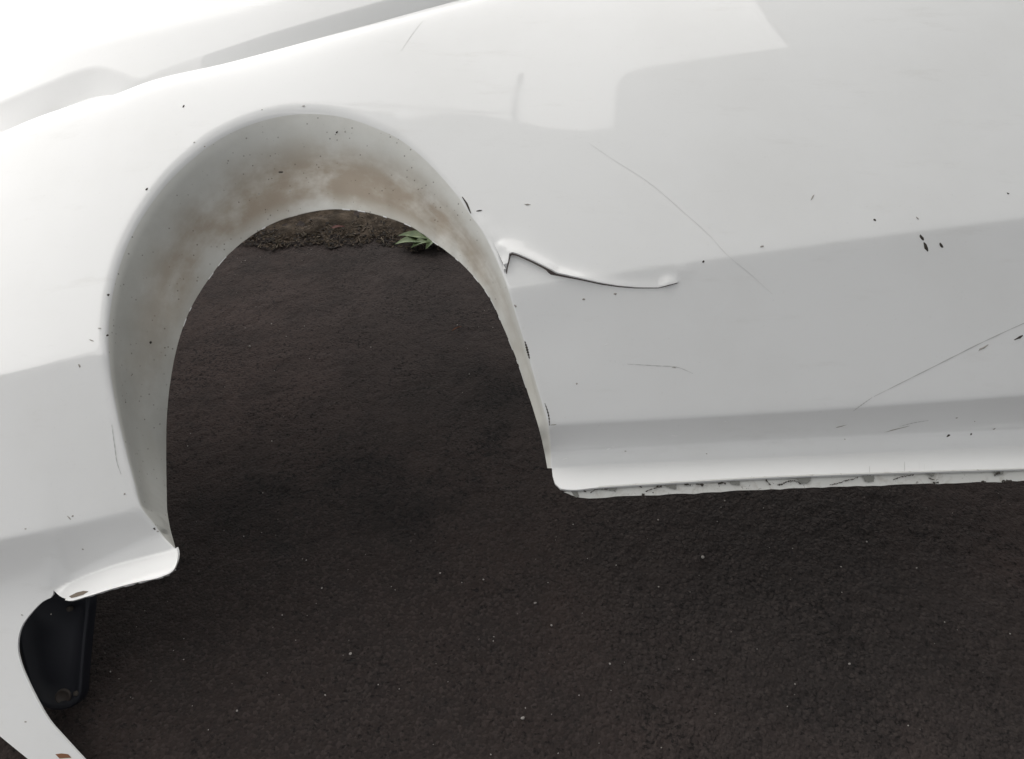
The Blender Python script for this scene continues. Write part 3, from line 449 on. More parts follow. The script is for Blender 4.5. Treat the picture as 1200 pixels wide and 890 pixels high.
FLANGE_CRACKS = [
    ([(0.8113, 0.4843), (0.8197, 0.4897), (0.8295, 0.4904), (0.8392, 0.4897)], 0.00138),
    ([(0.9007, 0.4861), (0.9149, 0.4909), (0.9262, 0.4943)], 0.00152),
    ([(0.9192, 0.495), (0.9276, 0.4943)], 0.00248),
    ([(0.9644, 0.4977), (0.9758, 0.4963)], 0.00331),
    ([(0.9843, 0.4977), (0.9914, 0.497), (0.9971, 0.4949)], 0.00359),
    ([(1.0214, 0.4983), (1.0301, 0.5004), (1.0343, 0.4983)], 0.00221),
    ([(1.1022, 0.5044), (1.1035, 0.5009), (1.1092, 0.496)], 0.00207),
    ([(1.1208, 0.4963), (1.1295, 0.4974)], 0.00331),
    ([(1.131, 0.4988), (1.1413, 0.5022), (1.15, 0.5029), (1.16, 0.4987)], 0.00207),
    ([(1.2096, 0.4958), (1.2214, 0.4972), (1.2334, 0.5021), (1.2483, 0.5049), (1.2588, 0.5084)], 0.00152),
    ([(1.3196, 0.504), (1.3319, 0.509), (1.3562, 0.5125)], 0.00138),
    ([(1.3816, 0.5068), (1.392, 0.5039)], 0.00152),
    ([(1.3887, 0.4989), (1.3993, 0.4993)], 0.00304),
    ([(1.4745, 0.5009), (1.4837, 0.5006)], 0.00276),
    ([(1.5117, 0.5015), (1.5305, 0.5022)], 0.00276),
    ([(1.4999, 0.5116), (1.5096, 0.5159)], 0.00345),
    ([(1.2812, 0.5126), (1.2843, 0.5147)], 0.00331),
    ([(1.0764, 0.5086), (1.0792, 0.5079)], 0.00304),
    ([(0.8002, 0.4884), (0.8044, 0.485)], 0.00248),
    ([(0.8911, 0.4951), (0.8952, 0.493)], 0.00207),
    ([(0.895, 0.4807), (0.8993, 0.4813)], 0.00276),
    ([(0.912, 0.484), (0.9148, 0.4834)], 0.00207)]
PANEL_MATRIX = ((0.998491, 0, 0.054917, -0.683865),
    (0.0353, 0.766044, -0.641818, 0.400689),
    (-0.042069, 0.642788, 0.764888, 0.102585),
    (0, 0, 0, 1))

# ---------------------------------------------------------------- panel form
# Everything here is in the panel's own frame, metres: u along the car,
# v up the side, w outwards.
def hermite(tab, x):
    """smooth curve through the points of a table, straight beyond its ends"""
    X = tab[:, 0]; Y = tab[:, 1]
    d = np.diff(Y) / np.diff(X)
    m = np.empty_like(Y); m[0] = d[0]; m[-1] = d[-1]
    hw = np.diff(X)
    m[1:-1] = (d[:-1] * hw[1:] + d[1:] * hw[:-1]) / (hw[1:] + hw[:-1])
    x = np.asarray(x, float)
    i = np.clip(np.searchsorted(X, x) - 1, 0, len(X) - 2)
    h = X[i + 1] - X[i]; t = (x - X[i]) / h
    tc = np.clip(t, 0, 1)
    y = ((1 + 2 * tc) * (1 - tc) ** 2 * Y[i] + tc * (1 - tc) ** 2 * h * m[i]
         + tc * tc * (3 - 2 * tc) * Y[i + 1] + tc * tc * (tc - 1) * h * m[i + 1])
    y = y + np.where(t < 0, (x - X[0]) * m[0], 0) + np.where(t > 1, (x - X[-1]) * m[-1], 0)
    return y


def ramp(x, r):
    return 0.5 * (x + np.sqrt(x * x + r * r))


def sstep(a, b, x):
    t = np.clip((x - a) / (b - a), 0, 1)
    return t * t * (3 - 2 * t)


def surf(u, v, T):
    """outward height of the panel skin"""
    u = np.asarray(u, float); v = np.asarray(v, float)
    w = -0.26 * ramp(0.46 - u, 0.10) ** 2 - 0.05 * ramp(u - 0.95, 0.2) ** 2
    tA = v - hermite(T['A'], u)
    up = ramp(tA, 0.005)
    w = w - 0.22 * up - (0.10 + 0.05 * sstep(0.1, 0.8, u)) * up * up
    w = w - 0.50 * ramp(v - (hermite(T['TOP'], u) - 0.020), 0.016)
    vB = hermite(T['B'], u)
    vD = hermite(T['D'], u)
    g = sstep(-0.085, -0.035, u) * sstep(-0.10, -0.055, v - vD)
    k = 0.60 + 0.40 * sstep(0.15, 0.65, u)
    w = w - 0.66 * k * ramp(vB - v, 0.003) - 0.05 * ramp(vB + 0.10 - v, 0.10)
    w = w + 0.46 * (1 - g) * ramp(vB - 0.09 - v, 0.05)
    w = w + 0.69 * k * g * ramp(hermite(T['C'], u) - v, 0.004)
    w = w + 1.12 * g * ramp(vD - v, 0.0014)
    # gentle unevenness of a thin moulded skin
    w = w + 0.0008 * np.sin(5.1 * u + 1.3) * np.sin(6.3 * v + 0.4)
    # bulge where the skin has been pushed in by the knock
    for (cu, cv, a, s) in T['BUMPS']:
        w = w + a * np.exp(-((u - cu) ** 2 + (v - cv) ** 2) / (s * s))
    return w

# ---------------------------------------------------------------- helpers
def material(name, color, rough=0.5, coat=0.0, spec=0.5):
    m = bpy.data.materials.new(name)
    m.use_nodes = True
    b = m.node_tree.nodes['Principled BSDF']
    b.inputs['Base Color'].default_value = (*color, 1)
    b.inputs['Roughness'].default_value = rough
    b.inputs['Coat Weight'].default_value = coat
    b.inputs['Coat Roughness'].default_value = 0.03
    b.inputs['Specular IOR Level'].default_value = spec
    return m


class N:
    """short-hand for wiring one material's nodes"""
    def __init__(self, m):
        self.t = m.node_tree
        self.b = self.t.nodes['Principled BSDF']

    def add(self, kind, **kw):
        n = self.t.nodes.new(kind)
        for k, v in kw.items():
            setattr(n, k, v)
        return n

    def link(self, a, b):
        self.t.links.new(a, b)

    def noise(self, vec, scale, detail=4.0, rough=0.55, dist=0.0):
        n = self.add('ShaderNodeTexNoise')
        n.inputs['Scale'].default_value = scale
        n.inputs['Detail'].default_value = detail
        n.inputs['Roughness'].default_value = rough
        n.inputs['Distortion'].default_value = dist
        self.link(vec, n.inputs['Vector'])
        return n.outputs['Fac']

    def band(self, val, lo, hi, a=0.0, b=1.0):
        n = self.add('ShaderNodeMapRange', interpolation_type='SMOOTHSTEP')
        n.inputs['From Min'].default_value = lo
        n.inputs['From Max'].default_value = hi
        n.inputs['To Min'].default_value = a
        n.inputs['To Max'].default_value = b
        self.link(val, n.inputs['Value'])
        return n.outputs['Result']

    def math(self, op, a, b=None):
        n = self.add('ShaderNodeMath', operation=op)
        for i, x in enumerate((a, b)):
            if x is None:
                continue
            if isinstance(x, (int, float)):
                n.inputs[i].default_value = x
            else:
                self.link(x, n.inputs[i])
        return n.outputs[0]

    def mix(self, fac, a, b):
        n = self.add('ShaderNodeMix', data_type='RGBA')
        for s, x in ((n.inputs[0], fac), (n.inputs[6], a), (n.inputs[7], b)):
            if isinstance(x, (int, float)):
                s.default_value = x
            elif isinstance(x, tuple):
                s.default_value = (*x, 1)
            else:
                self.link(x, s)
        return n.outputs[2]

    def bump(self, height, strength, dist):
        n = self.add('ShaderNodeBump')
        n.inputs['Strength'].default_value = strength
        n.inputs['Distance'].default_value = dist
        self.link(height, n.inputs['Height'])
        self.link(n.outputs[0], self.b.inputs['Normal'])

    def coords(self, which='Object'):
        return self.add('ShaderNodeTexCoord').outputs[which]


def new_mesh(name, verts, faces, mat, parent=None, smooth=True, uvs=None, label=None, kind=None):
    me = bpy.data.meshes.new(name)
    me.from_pydata([tuple(map(float, p)) for p in verts], [], [tuple(map(int, f)) for f in faces])
    if uvs is not None:
        lay = me.uv_layers.new(name='UVMap')
        li = np.empty(len(me.loops), dtype=np.int32)
        me.loops.foreach_get('vertex_index', li)
        lay.data.foreach_set('uv', np.asarray(uvs, np.float32)[li].ravel())
    me.materials.append(mat)
    if smooth:
        me.polygons.foreach_set('use_smooth', [True] * len(me.polygons))
    me.update()
    o = bpy.data.objects.new(name, me)
    COL.objects.link(o)
    if parent is not None:
        o.parent = parent
    if label:
        o['label'] = label
    if kind:
        o['kind'] = kind
    return o


def thing(o, label, cat, group=None):
    o['label'] = label
    o['category'] = cat
    if group:
        o['group'] = group
    return o


def strip(rows):
    """faces joining equal-length rows of points; returns (verts, faces, uvs)"""
    n = len(rows[0])
    verts = [p for r in rows for p in r]
    faces = []
    for j in range(len(rows) - 1):
        for i in range(n - 1):
            a = j * n + i
            faces.append((a, a + 1, a + n + 1, a + n))
    uvs = [(i / (n - 1), j / (len(rows) - 1)) for j in range(len(rows)) for i in range(n)]
    return verts, faces, uvs


def thicken(o, t, offset=-1.0):
    m = o.modifiers.new('thickness', 'SOLIDIFY')
    m.thickness = t
    m.offset = offset
    e = o.modifiers.new('crisp_edges', 'EDGE_SPLIT')
    e.split_angle = math.radians(38)
    return m


def face_out(faces, verts, ref):
    """flip a face list so that the first face looks along ref"""
    f = faces[len(faces) // 2]
    a, b, c = (Vector(verts[i]) for i in f[:3])
    if (b - a).cross(c - a).dot(Vector(ref)) < 0:
        return [tuple(reversed(q)) for q in faces]
    return faces


def value_noise(X, Y, cell, seed):
    g = np.random.default_rng(seed).random((257, 257))
    x = X / cell; y = Y / cell
    xi = np.floor(x).astype(int); yi = np.floor(y).astype(int)
    fx = x - xi; fy = y - yi
    fx = fx * fx * (3 - 2 * fx); fy = fy * fy * (3 - 2 * fy)
    a = g[xi % 257, yi % 257]; b = g[(xi + 1) % 257, yi % 257]
    c = g[xi % 257, (yi + 1) % 257]; d = g[(xi + 1) % 257, (yi + 1) % 257]
    return (a * (1 - fx) + b * fx) * (1 - fy) + (c * (1 - fx) + d * fx) * fy - 0.5


# ---------------------------------------------------------------- materials
def make_paint():
    m = material('white_paint', (0.80, 0.81, 0.80), 0.42, 1.0, 0.4)
    n = N(m); co = n.coords()
    dust = n.band(n.noise(co, 3.2, 6, 0.6), 0.42, 0.72)
    fine = n.band(n.noise(co, 160, 3, 0.6), 0.62, 0.78)
    c = n.mix(n.math('MULTIPLY', dust, 0.30), (0.812, 0.815, 0.808), (0.71, 0.708, 0.69))
    c = n.mix(n.math('MULTIPLY', fine, 0.10), c, (0.45, 0.43, 0.40))
    mp = n.add('ShaderNodeMapping'); mp.inputs['Scale'].default_value = (3.0, 13.0, 6.0); mp.inputs['Rotation'].default_value = (0, 0, 0.5)
    n.link(co, mp.inputs[0])
    smear = n.band(n.noise(mp.outputs[0], 1.6, 7, 0.68), 0.56, 0.80)
    c = n.mix(n.math('MULTIPLY', smear, 0.22), c, (0.50, 0.48, 0.44))
    n.link(c, n.b.inputs['Base Color'])
    n.link(n.math('ADD', n.band(n.noise(co, 9, 5, 0.6), 0.3, 0.8, 0.02, 0.08), n.math('MULTIPLY', smear, 0.15)), n.b.inputs['Coat Roughness'])
    n.bump(n.noise(co, 14, 2, 0.4), 0.02, 0.01)
    return m


def make_arch_mat():
    m = material('muddy_white_plastic', (0.6, 0.6, 0.57), 0.62, 0.0, 0.3)
    n = N(m); co = n.coords(); uv = n.coords('UV')
    sep = n.add('ShaderNodeSeparateXYZ'); n.link(uv, sep.inputs[0])
    s, t = sep.outputs[0], sep.outputs[1]
    big = n.noise(co, 8, 5, 0.6)
    streak = n.add('ShaderNodeMapping'); streak.inputs['Scale'].default_value = (11, 2.2, 1)
    n.link(uv, streak.inputs[0])
    st = n.noise(streak.outputs[0], 1.3, 5, 0.6)
    along = n.math('MULTIPLY', n.band(s, 0.06, 0.30), n.band(s, 0.82, 0.52))
    across = n.math('MULTIPLY', n.band(t, 0.14, 0.58), n.band(t, 1.0, 0.80, 0.30, 1.0))
    rag = n.band(n.math('ADD', n.math('MULTIPLY', big, 0.60), n.math('MULTIPLY', st, 0.50)), 0.42, 0.66, 0.20, 1.0)
    mud = n.math('MULTIPLY', n.math('MULTIPLY', along, across), rag)
    film = n.band(n.noise(co, 26, 6, 0.65), 0.30, 0.80)
    c = n.mix(n.math('MULTIPLY', film, 0.35), (0.74, 0.74, 0.70), (0.60, 0.585, 0.53))
    c = n.mix(n.math('MULTIPLY', n.math('MULTIPLY', n.band(big, 0.40, 0.62), n.band(t, 0.05, 0.4)), 0.25), c, (0.48, 0.45, 0.36))
    left_shade = n.math('MULTIPLY', n.math('MULTIPLY', n.band(s, 0.42, 0.62), n.band(t, 0.0, 0.12)), n.band(n.noise(co, 11, 5, 0.6), 0.2, 0.6, 0.6, 1.0))
    c = n.mix(n.math('MULTIPLY', left_shade, 0.62), c, (0.40, 0.40, 0.37))  # greyer left side: its shade is painted into the colour
    c = n.mix(n.math('MULTIPLY', mud, 0.78), c, (0.285, 0.215, 0.148))
    sp = n.add('ShaderNodeTexVoronoi', feature='F1'); sp.inputs['Scale'].default_value = 95
    n.link(co, sp.inputs['Vector'])
    spk = n.math('MULTIPLY', n.band(sp.outputs['Distance'], 0.17, 0.10), n.band(n.noise(co, 30, 2), 0.47, 0.57))
    c = n.mix(n.math('MULTIPLY', spk, 0.6), c, (0.10, 0.08, 0.06))
    n.link(c, n.b.inputs['Base Color'])
    n.bump(film, 0.15, 0.002)
    return m


def make_flange_mat():
    m = material('grubby_sill_plastic', (0.6, 0.6, 0.57), 0.55)
    n = N(m); co = n.coords()
    d = n.band(n.noise(co, 30, 7, 0.7, 0.8), 0.50, 0.70)
    c = n.mix(n.math('MULTIPLY', d, 0.5), (0.68, 0.68, 0.65), (0.40, 0.37, 0.32))
    k = n.band(n.noise(co, 75, 6, 0.75, 1.4), 0.60, 0.67)
    c = n.mix(n.math('MULTIPLY', k, 0.8), c, (0.10, 0.08, 0.065))
    n.link(c, n.b.inputs['Base Color'])
    return m


def make_asphalt():
    m = material('asphalt', (0.03, 0.025, 0.023), 0.85, 0.0, 0.22)
    n = N(m); co = n.coords()
    blot = n.noise(co, 1.7, 4, 0.55, 0.3)
    med = n.noise(co, 9, 5, 0.6)
    v1 = n.add('ShaderNodeTexVoronoi', feature='F1'); v1.inputs['Scale'].default_value = 190
    n.link(co, v1.inputs['Vector'])
    rnd = n.add('ShaderNodeSeparateColor'); n.link(v1.outputs['Color'], rnd.inputs[0])
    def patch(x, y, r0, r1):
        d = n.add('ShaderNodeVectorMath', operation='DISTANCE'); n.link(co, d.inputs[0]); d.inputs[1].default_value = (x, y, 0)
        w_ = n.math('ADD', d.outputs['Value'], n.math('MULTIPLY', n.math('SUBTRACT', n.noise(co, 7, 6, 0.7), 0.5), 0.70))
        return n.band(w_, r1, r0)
    # worn reddish brown and greyer areas, and one patch of painted shade
    c = n.mix(n.band(blot, 0.36, 0.64), (0.0260, 0.0205, 0.0190), (0.0430, 0.0310, 0.0278))
    c = n.mix(n.math('MULTIPLY', patch(-0.74, 1.50, 0.10, 0.60), 0.85), c, (0.078, 0.0560, 0.0510))
    c = n.mix(n.math('MULTIPLY', patch(-0.15, 1.75, 0.10, 0.60), 0.6), c, (0.056, 0.0445, 0.0420))
    c = n.mix(n.math('MULTIPLY', patch(-0.35, 0.72, 0.25, 0.75), 0.7), c, (0.0205, 0.0148, 0.0132))  # shade on the near ground, put into the asphalt colour
    c = n.mix(n.math('MULTIPLY', patch(0.55, 0.85, 0.10, 0.60), 0.50), c, (0.036, 0.0310, 0.0295))
    c = n.mix(n.band(med, 0.42, 0.72, 0.0, 0.45), c, (0.0185, 0.0160, 0.0155))
    # single stones a little lighter or darker than the binder
    c = n.mix(n.math('MULTIPLY', n.band(rnd.outputs[0], 0.5, 1.0), 0.40), c, (0.058, 0.046, 0.042))
    c = n.mix(n.math('MULTIPLY', n.band(rnd.outputs[1], 0.60, 1.0), 0.45), c, (0.0135, 0.0115, 0.0112))
    v3 = n.add('ShaderNodeTexVoronoi', feature='F1'); v3.inputs['Scale'].default_value = 95
    n.link(co, v3.inputs['Vector'])
    r3 = n.add('ShaderNodeSeparateColor'); n.link(v3.outputs['Color'], r3.inputs[0])
    coarse = n.math('MULTIPLY', patch(0.55, 0.85, 0.15, 0.75), n.band(v3.outputs['Distance'], 0.55, 0.30))
    c = n.mix(n.math('MULTIPLY', coarse, n.band(r3.outputs[0], 0.35, 1.0, 0.0, 0.55)), c, (0.058, 0.047, 0.043))
    # small open pores between the stones, thicker in some areas than in others
    p1 = n.noise(co, 115, 3, 0.6)
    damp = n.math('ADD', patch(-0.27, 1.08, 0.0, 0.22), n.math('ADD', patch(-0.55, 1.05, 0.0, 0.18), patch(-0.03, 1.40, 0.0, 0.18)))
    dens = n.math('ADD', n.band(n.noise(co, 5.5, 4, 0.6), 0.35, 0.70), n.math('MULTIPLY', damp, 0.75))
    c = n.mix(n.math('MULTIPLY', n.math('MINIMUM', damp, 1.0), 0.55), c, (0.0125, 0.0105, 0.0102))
    thr = n.math('SUBTRACT', p1, n.math('MULTIPLY', dens, 0.10))
    pits = n.band(n.math('MULTIPLY', thr, -1.0), -0.355, -0.285)
    # p1 under its threshold marks a pore
    c = n.mix(n.math('MULTIPLY', pits, 0.7), c, (0.007, 0.006, 0.006))
    v2 = n.add('ShaderNodeTexVoronoi', feature='F1'); v2.inputs['Scale'].default_value = 36
    n.link(co, v2.inputs['Vector'])
    sc = n.add('ShaderNodeSeparateColor'); n.link(v2.outputs['Color'], sc.inputs[0])
    fleck = n.math('MULTIPLY', n.band(v2.outputs['Distance'], 0.07, 0.04), n.band(sc.outputs[1], 0.86, 0.90))
    c = n.mix(n.math('MULTIPLY', fleck, 0.6), c, (0.16, 0.14, 0.13))
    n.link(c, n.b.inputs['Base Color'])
    fine = n.noise(co, 260, 3, 0.6)
    hgt = n.math('ADD', n.math('MULTIPLY', v1.outputs['Distance'], -0.6), n.math('ADD', n.math('MULTIPLY', fine, 0.5), n.math('SUBTRACT', n.math('MULTIPLY', coarse, 0.9), pits)))
    n.bump(hgt, 0.8, 0.003)
    return m


def make_soil():
    m = material('verge_soil', (0.09, 0.065, 0.045), 0.95, 0.0, 0.15)
    n = N(m); co = n.coords()
    c = n.mix(n.band(n.noise(co, 24, 6, 0.65), 0.35, 0.7), (0.035, 0.027, 0.020), (0.100, 0.078, 0.058))
    n.link(c, n.b.inputs['Base Color'])
    n.bump(n.noise(co, 90, 5, 0.7), 0.8, 0.008)
    return m


PAINT = make_paint()
ARCH = make_arch_mat()
FLANGE = make_flange_mat()
ASPHALT = make_asphalt()
SOIL = make_soil()
GRIME = material('grime', (0.06, 0.052, 0.045), 0.9, 0.0, 0.2)
SCUFF = material('scuffed_grey', (0.50, 0.50, 0.49), 0.7)
FAINT = material('faint_scratch', (0.66, 0.66, 0.65), 0.6)
FLECK = material('soft_grey_fleck', (0.36, 0.34, 0.31), 0.9)
SHADOWGREY = material('notch_shade_grey', (0.24, 0.24, 0.22), 0.8)
FRESH = material('fresh_white_chip', (0.86, 0.86, 0.85), 0.6)
BLACK = material('dark_plastic', (0.012, 0.013, 0.018), 0.5, 0.0, 0.35)
RUSTY = material('rusty_brown', (0.22, 0.10, 0.05), 0.9)

# ---------------------------------------------------------------- the ground
def build_ground():
    x0, x1, y0, y1, st = -1.45, 1.45, 0.15, 2.30, 0.0065
    nx = int((x1 - x0) / st) + 1; ny = int((y1 - y0) / st) + 1
    X, Y = np.meshgrid(np.linspace(x0, x1, nx), np.linspace(y0, y1, ny))
    Z = 0.010 * value_noise(X + 9, Y + 9, 0.35, 1) + 0.0010 * value_noise(X + 9, Y + 9, 0.045, 2) \
        + 0.0014 * value_noise(X + 9, Y + 9, 0.014, 3) + 0.0014 * value_noise(X + 9, Y + 9, 0.008, 4)
    rough = 0.35 + 0.65 * sstep(-0.1, 0.45, X - 0.25 * (Y - 0.8))
    Z += rough * (0.0034 * value_noise(X + 5, Y + 7, 0.019, 31) + 0.0028 * value_noise(X + 5, Y + 7, 0.011, 32))
    edge = np.minimum.reduce([X - x0, x1 - X, Y - y0, y1 - Y])
    Z *= np.clip(edge / 0.06, 0, 1)
    V = np.stack([X.ravel(), Y.ravel(), Z.ravel()], 1)
    i = np.arange(nx * ny).reshape(ny, nx)
    F = np.stack([i[:-1, :-1].ravel(), i[:-1, 1:].ravel(), i[1:, 1:].ravel(), i[1:, :-1].ravel()], 1)
    R = 60.0
    base = len(V)
    outer = np.array([(-R, -R, 0), (R, -R, 0), (R, R, 0), (-R, R, 0), (x0, y0, 0), (x1, y0, 0), (x1, y1, 0), (x0, y1, 0)], float)
    V = np.vstack([V, outer])
    Fo = [(base + 0, base + 1, base + 5, base + 4), (base + 1, base + 2, base + 6, base + 5),
          (base + 2, base + 3, base + 7, base + 6), (base + 3, base + 0, base + 4, base + 7)]
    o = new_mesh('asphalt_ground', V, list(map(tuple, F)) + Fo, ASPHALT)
    o['kind'] = 'structure'
    o['label'] = 'dark brown black asphalt seen below and through the wheel arch'
    return o


def verge_line(x):
    return 2.035 - 0.055 * (x + 0.5) + 0.014 * math.sin(11 * x) + 0.010 * math.sin(29 * x + 1) + 0.007 * math.sin(71 * x)


def build_verge():
    nx, ny = 240, 60
    xs = np.linspace(-1.45, 1.3, nx)
    V = []
    for j in range(ny):
        t = j / (ny - 1)
        for x in xs:
            y = verge_line(x) + t * 0.9
            V.append((x, y, 0))
    V = np.array(V)
    T = np.repeat(np.linspace(0, 1, ny), nx)
    Z = -0.008 + 0.018 * np.clip(T / 0.07, 0, 1) ** 0.7 + 0.022 * value_noise(V[:, 0] + 5, V[:, 1], 0.05, 21) \
        + 0.014 * value_noise(V[:, 0] + 5, V[:, 1], 0.018, 22)
    V[:, 2] = Z
    i = np.arange(nx * ny).reshape(ny, nx)
    F = np.stack([i[:-1, :-1].ravel(), i[:-1, 1:].ravel(), i[1:, 1:].ravel(), i[1:, :-1].ravel()], 1)
    o = new_mesh('verge_soil', V, list(map(tuple, F)), SOIL)
    o['kind'] = 'structure'
    o['label'] = 'strip of brown soil along the far edge of the asphalt'

    def scatter(name, label, mat, count, smin, smax, seed, flat, ext):
        r = random.Random(seed); vs = []; fs = []
        for _ in range(count):
            x = r.uniform(-1.3, 0.6); t = abs(r.gauss(0, 1)) * ext - 0.006
            y = verge_line(x) + t
            z = 0.004 + 0.008 * min(1, max(0, t) / 0.05)
            s = r.uniform(smin, smax); a = r.uniform(0, 6.283)
            asp = r.uniform(0.25, 0.8) if not flat else r.uniform(0.04, 0.12)
            tx, ty = r.uniform(-.5, .5), r.uniform(-.5, .5)
            b = len(vs)
            for (px, py) in ((1, 0), (0.35, 1), (-0.6, 0.8), (-1, -0.1), (-0.3, -0.9), (0.6, -0.7)):
                qx = px * s; qy = py * s * asp
                X = qx * math.cos(a) - qy * math.sin(a); Y = qx * math.sin(a) + qy * math.cos(a)
                vs.append((x + X, y + Y, z + tx * X + ty * Y + 0.001))
            vs.append((x, y, z + 0.25 * s))
            for k in range(6):
                fs.append((b + k, b + (k + 1) % 6, b + 6))
            vs.append((x, y, z - 0.2 * s))
            for k in range(6):
                fs.append((b + (k + 1) % 6, b + k, b + 7))
        q = new_mesh(name, vs, fs, mat, smooth=False, kind='stuff')
        q['label'] = label
    scatter('leaf_litter', 'brown leaf crumbs and soil lumps along the edge of the asphalt', material('litter_brown', (0.085, 0.063, 0.045), 0.95), 2600, 0.0015, 0.006, 3, False, 0.07)
    scatter('dark_crumbs', 'dark soil crumbs along the edge of the asphalt', material('litter_dark', (0.020, 0.016, 0.013), 0.95), 2000, 0.002, 0.007, 4, False, 0.06)
    scatter('dry_stalks', 'pale dry stalks scattered on the soil strip', material('straw', (0.19, 0.16, 0.12), 0.9), 420, 0.004, 0.018, 5, True, 0.06)


def build_weed():
    leafm = material('weed_leaf', (0.075, 0.15, 0.035), 0.5)
    n = N(leafm); co = n.coords()
    n.link(n.mix(n.band(n.noise(co, 40, 4), 0.35, 0.7), (0.070, 0.115, 0.036), (0.125, 0.175, 0.062)), n.b.inputs['Base Color'])
    root = bpy.data.objects.new('weed', None); COL.objects.link(root)
    root.location = (-0.222, verge_line(-0.222) + 0.03, 0.02)
    thing(root, 'green broad leaved weed at the edge of the asphalt', 'weed')
    for k, (ang, L, W, lift, drop) in enumerate(((176, .125, .021, .012, .006), (193, .135, .024, .010, .008), (212, .095, .020, .010, .006), (240, .070, .016, .012, .006), (150, .080, .016, .016, .004), (120, .06, .014, .02, .0), (300, .06, .014, .014, .006))):
        rows = []
        for i in range(9):
            t = i / 8
            wd = W * (math.sin(math.pi * (0.08 + 0.92 * t) ** 0.8)) * (1 if t < 1 else 0)
            z = lift * math.sin(t * 2.2) - drop * t * t
            row = []
            for c in (-1, -0.5, 0, 0.5, 1):
                row.append((L * t, c * wd, z + 0.006 * abs(c) * math.sin(math.pi * t) + 0.0015 * math.sin(9 * t + k)))
            rows.append(row)
        v, f, uvv = strip(rows)
        a = math.radians(ang)
        v = [(x * math.cos(a) - y * math.sin(a), x * math.sin(a) + y * math.cos(a), z) for x, y, z in v]
        lf = new_mesh('leaf', v, f, leafm, root)
        thicken(lf, 0.0006)


def build_grit():
    r = random.Random(5)
    ico = []
    bm = bmesh.new(); bmesh.ops.create_icosphere(bm, subdivisions=1, radius=1.0)
    iv = [v.co.copy() for v in bm.verts]; iff = [[v.index for v in f.verts] for f in bm.faces]; bm.free()
    vs = []; fs = []

    def stone(x, y, s):
        b = len(vs); a = r.uniform(0, 6.28); e = r.uniform(0.6, 1.0); z = r.uniform(0.5, 0.8)
        for p in iv:
            j = 1 + r.uniform(-.22, .22)
            X = p.x * s * j; Y = p.y * s * e * j
            vs.append((x + X * math.cos(a) - Y * math.sin(a), y + X * math.sin(a) + Y * math.cos(a), 0.0015 + s * 0.3 + p.z * s * z))
        for f in iff:
            fs.append([b + k for k in f])
    for x, y, s in ((-0.688, 1.577, 0.0035), (0.019, 0.60, 0.0045), (0.39, 0.93, 0.004), (0.045, 0.825, 0.003), (-0.30, 0.72, 0.003), (-0.56, 1.66, 0.0022), (0.62, 0.70, 0.003), (0.18, 0.70, 0.0025)):
        stone(x, y, s)
    for _ in range(420):
        stone(r.uniform(-1.1, 1.2), r.uniform(0.35, 2.05), 0.0008 + 0.0016 * r.random() ** 3)
    o = new_mesh('loose_grit', vs, fs, material('pale_grit', (0.30, 0.28, 0.26), 0.9), smooth=False, kind='stuff')
    o['label'] = 'tiny pale grit specks scattered on the asphalt'


build_ground()
build_verge()
build_weed()
build_grit()


def build_scraps():
    def scrap(name, label, cat, mat, x, y, z, L, W, ang, curl):
        rows = []
        for i in range(7):
            t = i / 6
            w = W * math.sin(math.pi * (0.12 + 0.8 * t)) * (1 + 0.25 * math.sin(7 * t))
            rows.append([(L * (t - 0.5), c * w, curl * math.sin(math.pi * t) + 0.0015 * abs(c)) for c in (-1, 0, 1)])
        v, f, u_ = strip(rows)
        o = new_mesh(name, v, f, mat)
        o.location = (x, y, z); o.rotation_euler = (0, 0, math.radians(ang))
        thicken(o, 0.0008)
        thing(o, label, cat)
    scrap('red_leaf', 'small dull red leaf scrap on the soil strip', 'leaf', material('dull_red', (0.085, 0.028, 0.022), 0.85), -0.535, 2.105, 0.022, 0.040, 0.007, 8, 0.004)
    scrap('dry_twig', 'tiny reddish dry twig lying on the asphalt inside the arch', 'twig', material('twig_brown', (0.20, 0.09, 0.055), 0.85), -0.149, 1.646, 0.004, 0.030, 0.0022, 38, 0.003)


build_scraps()

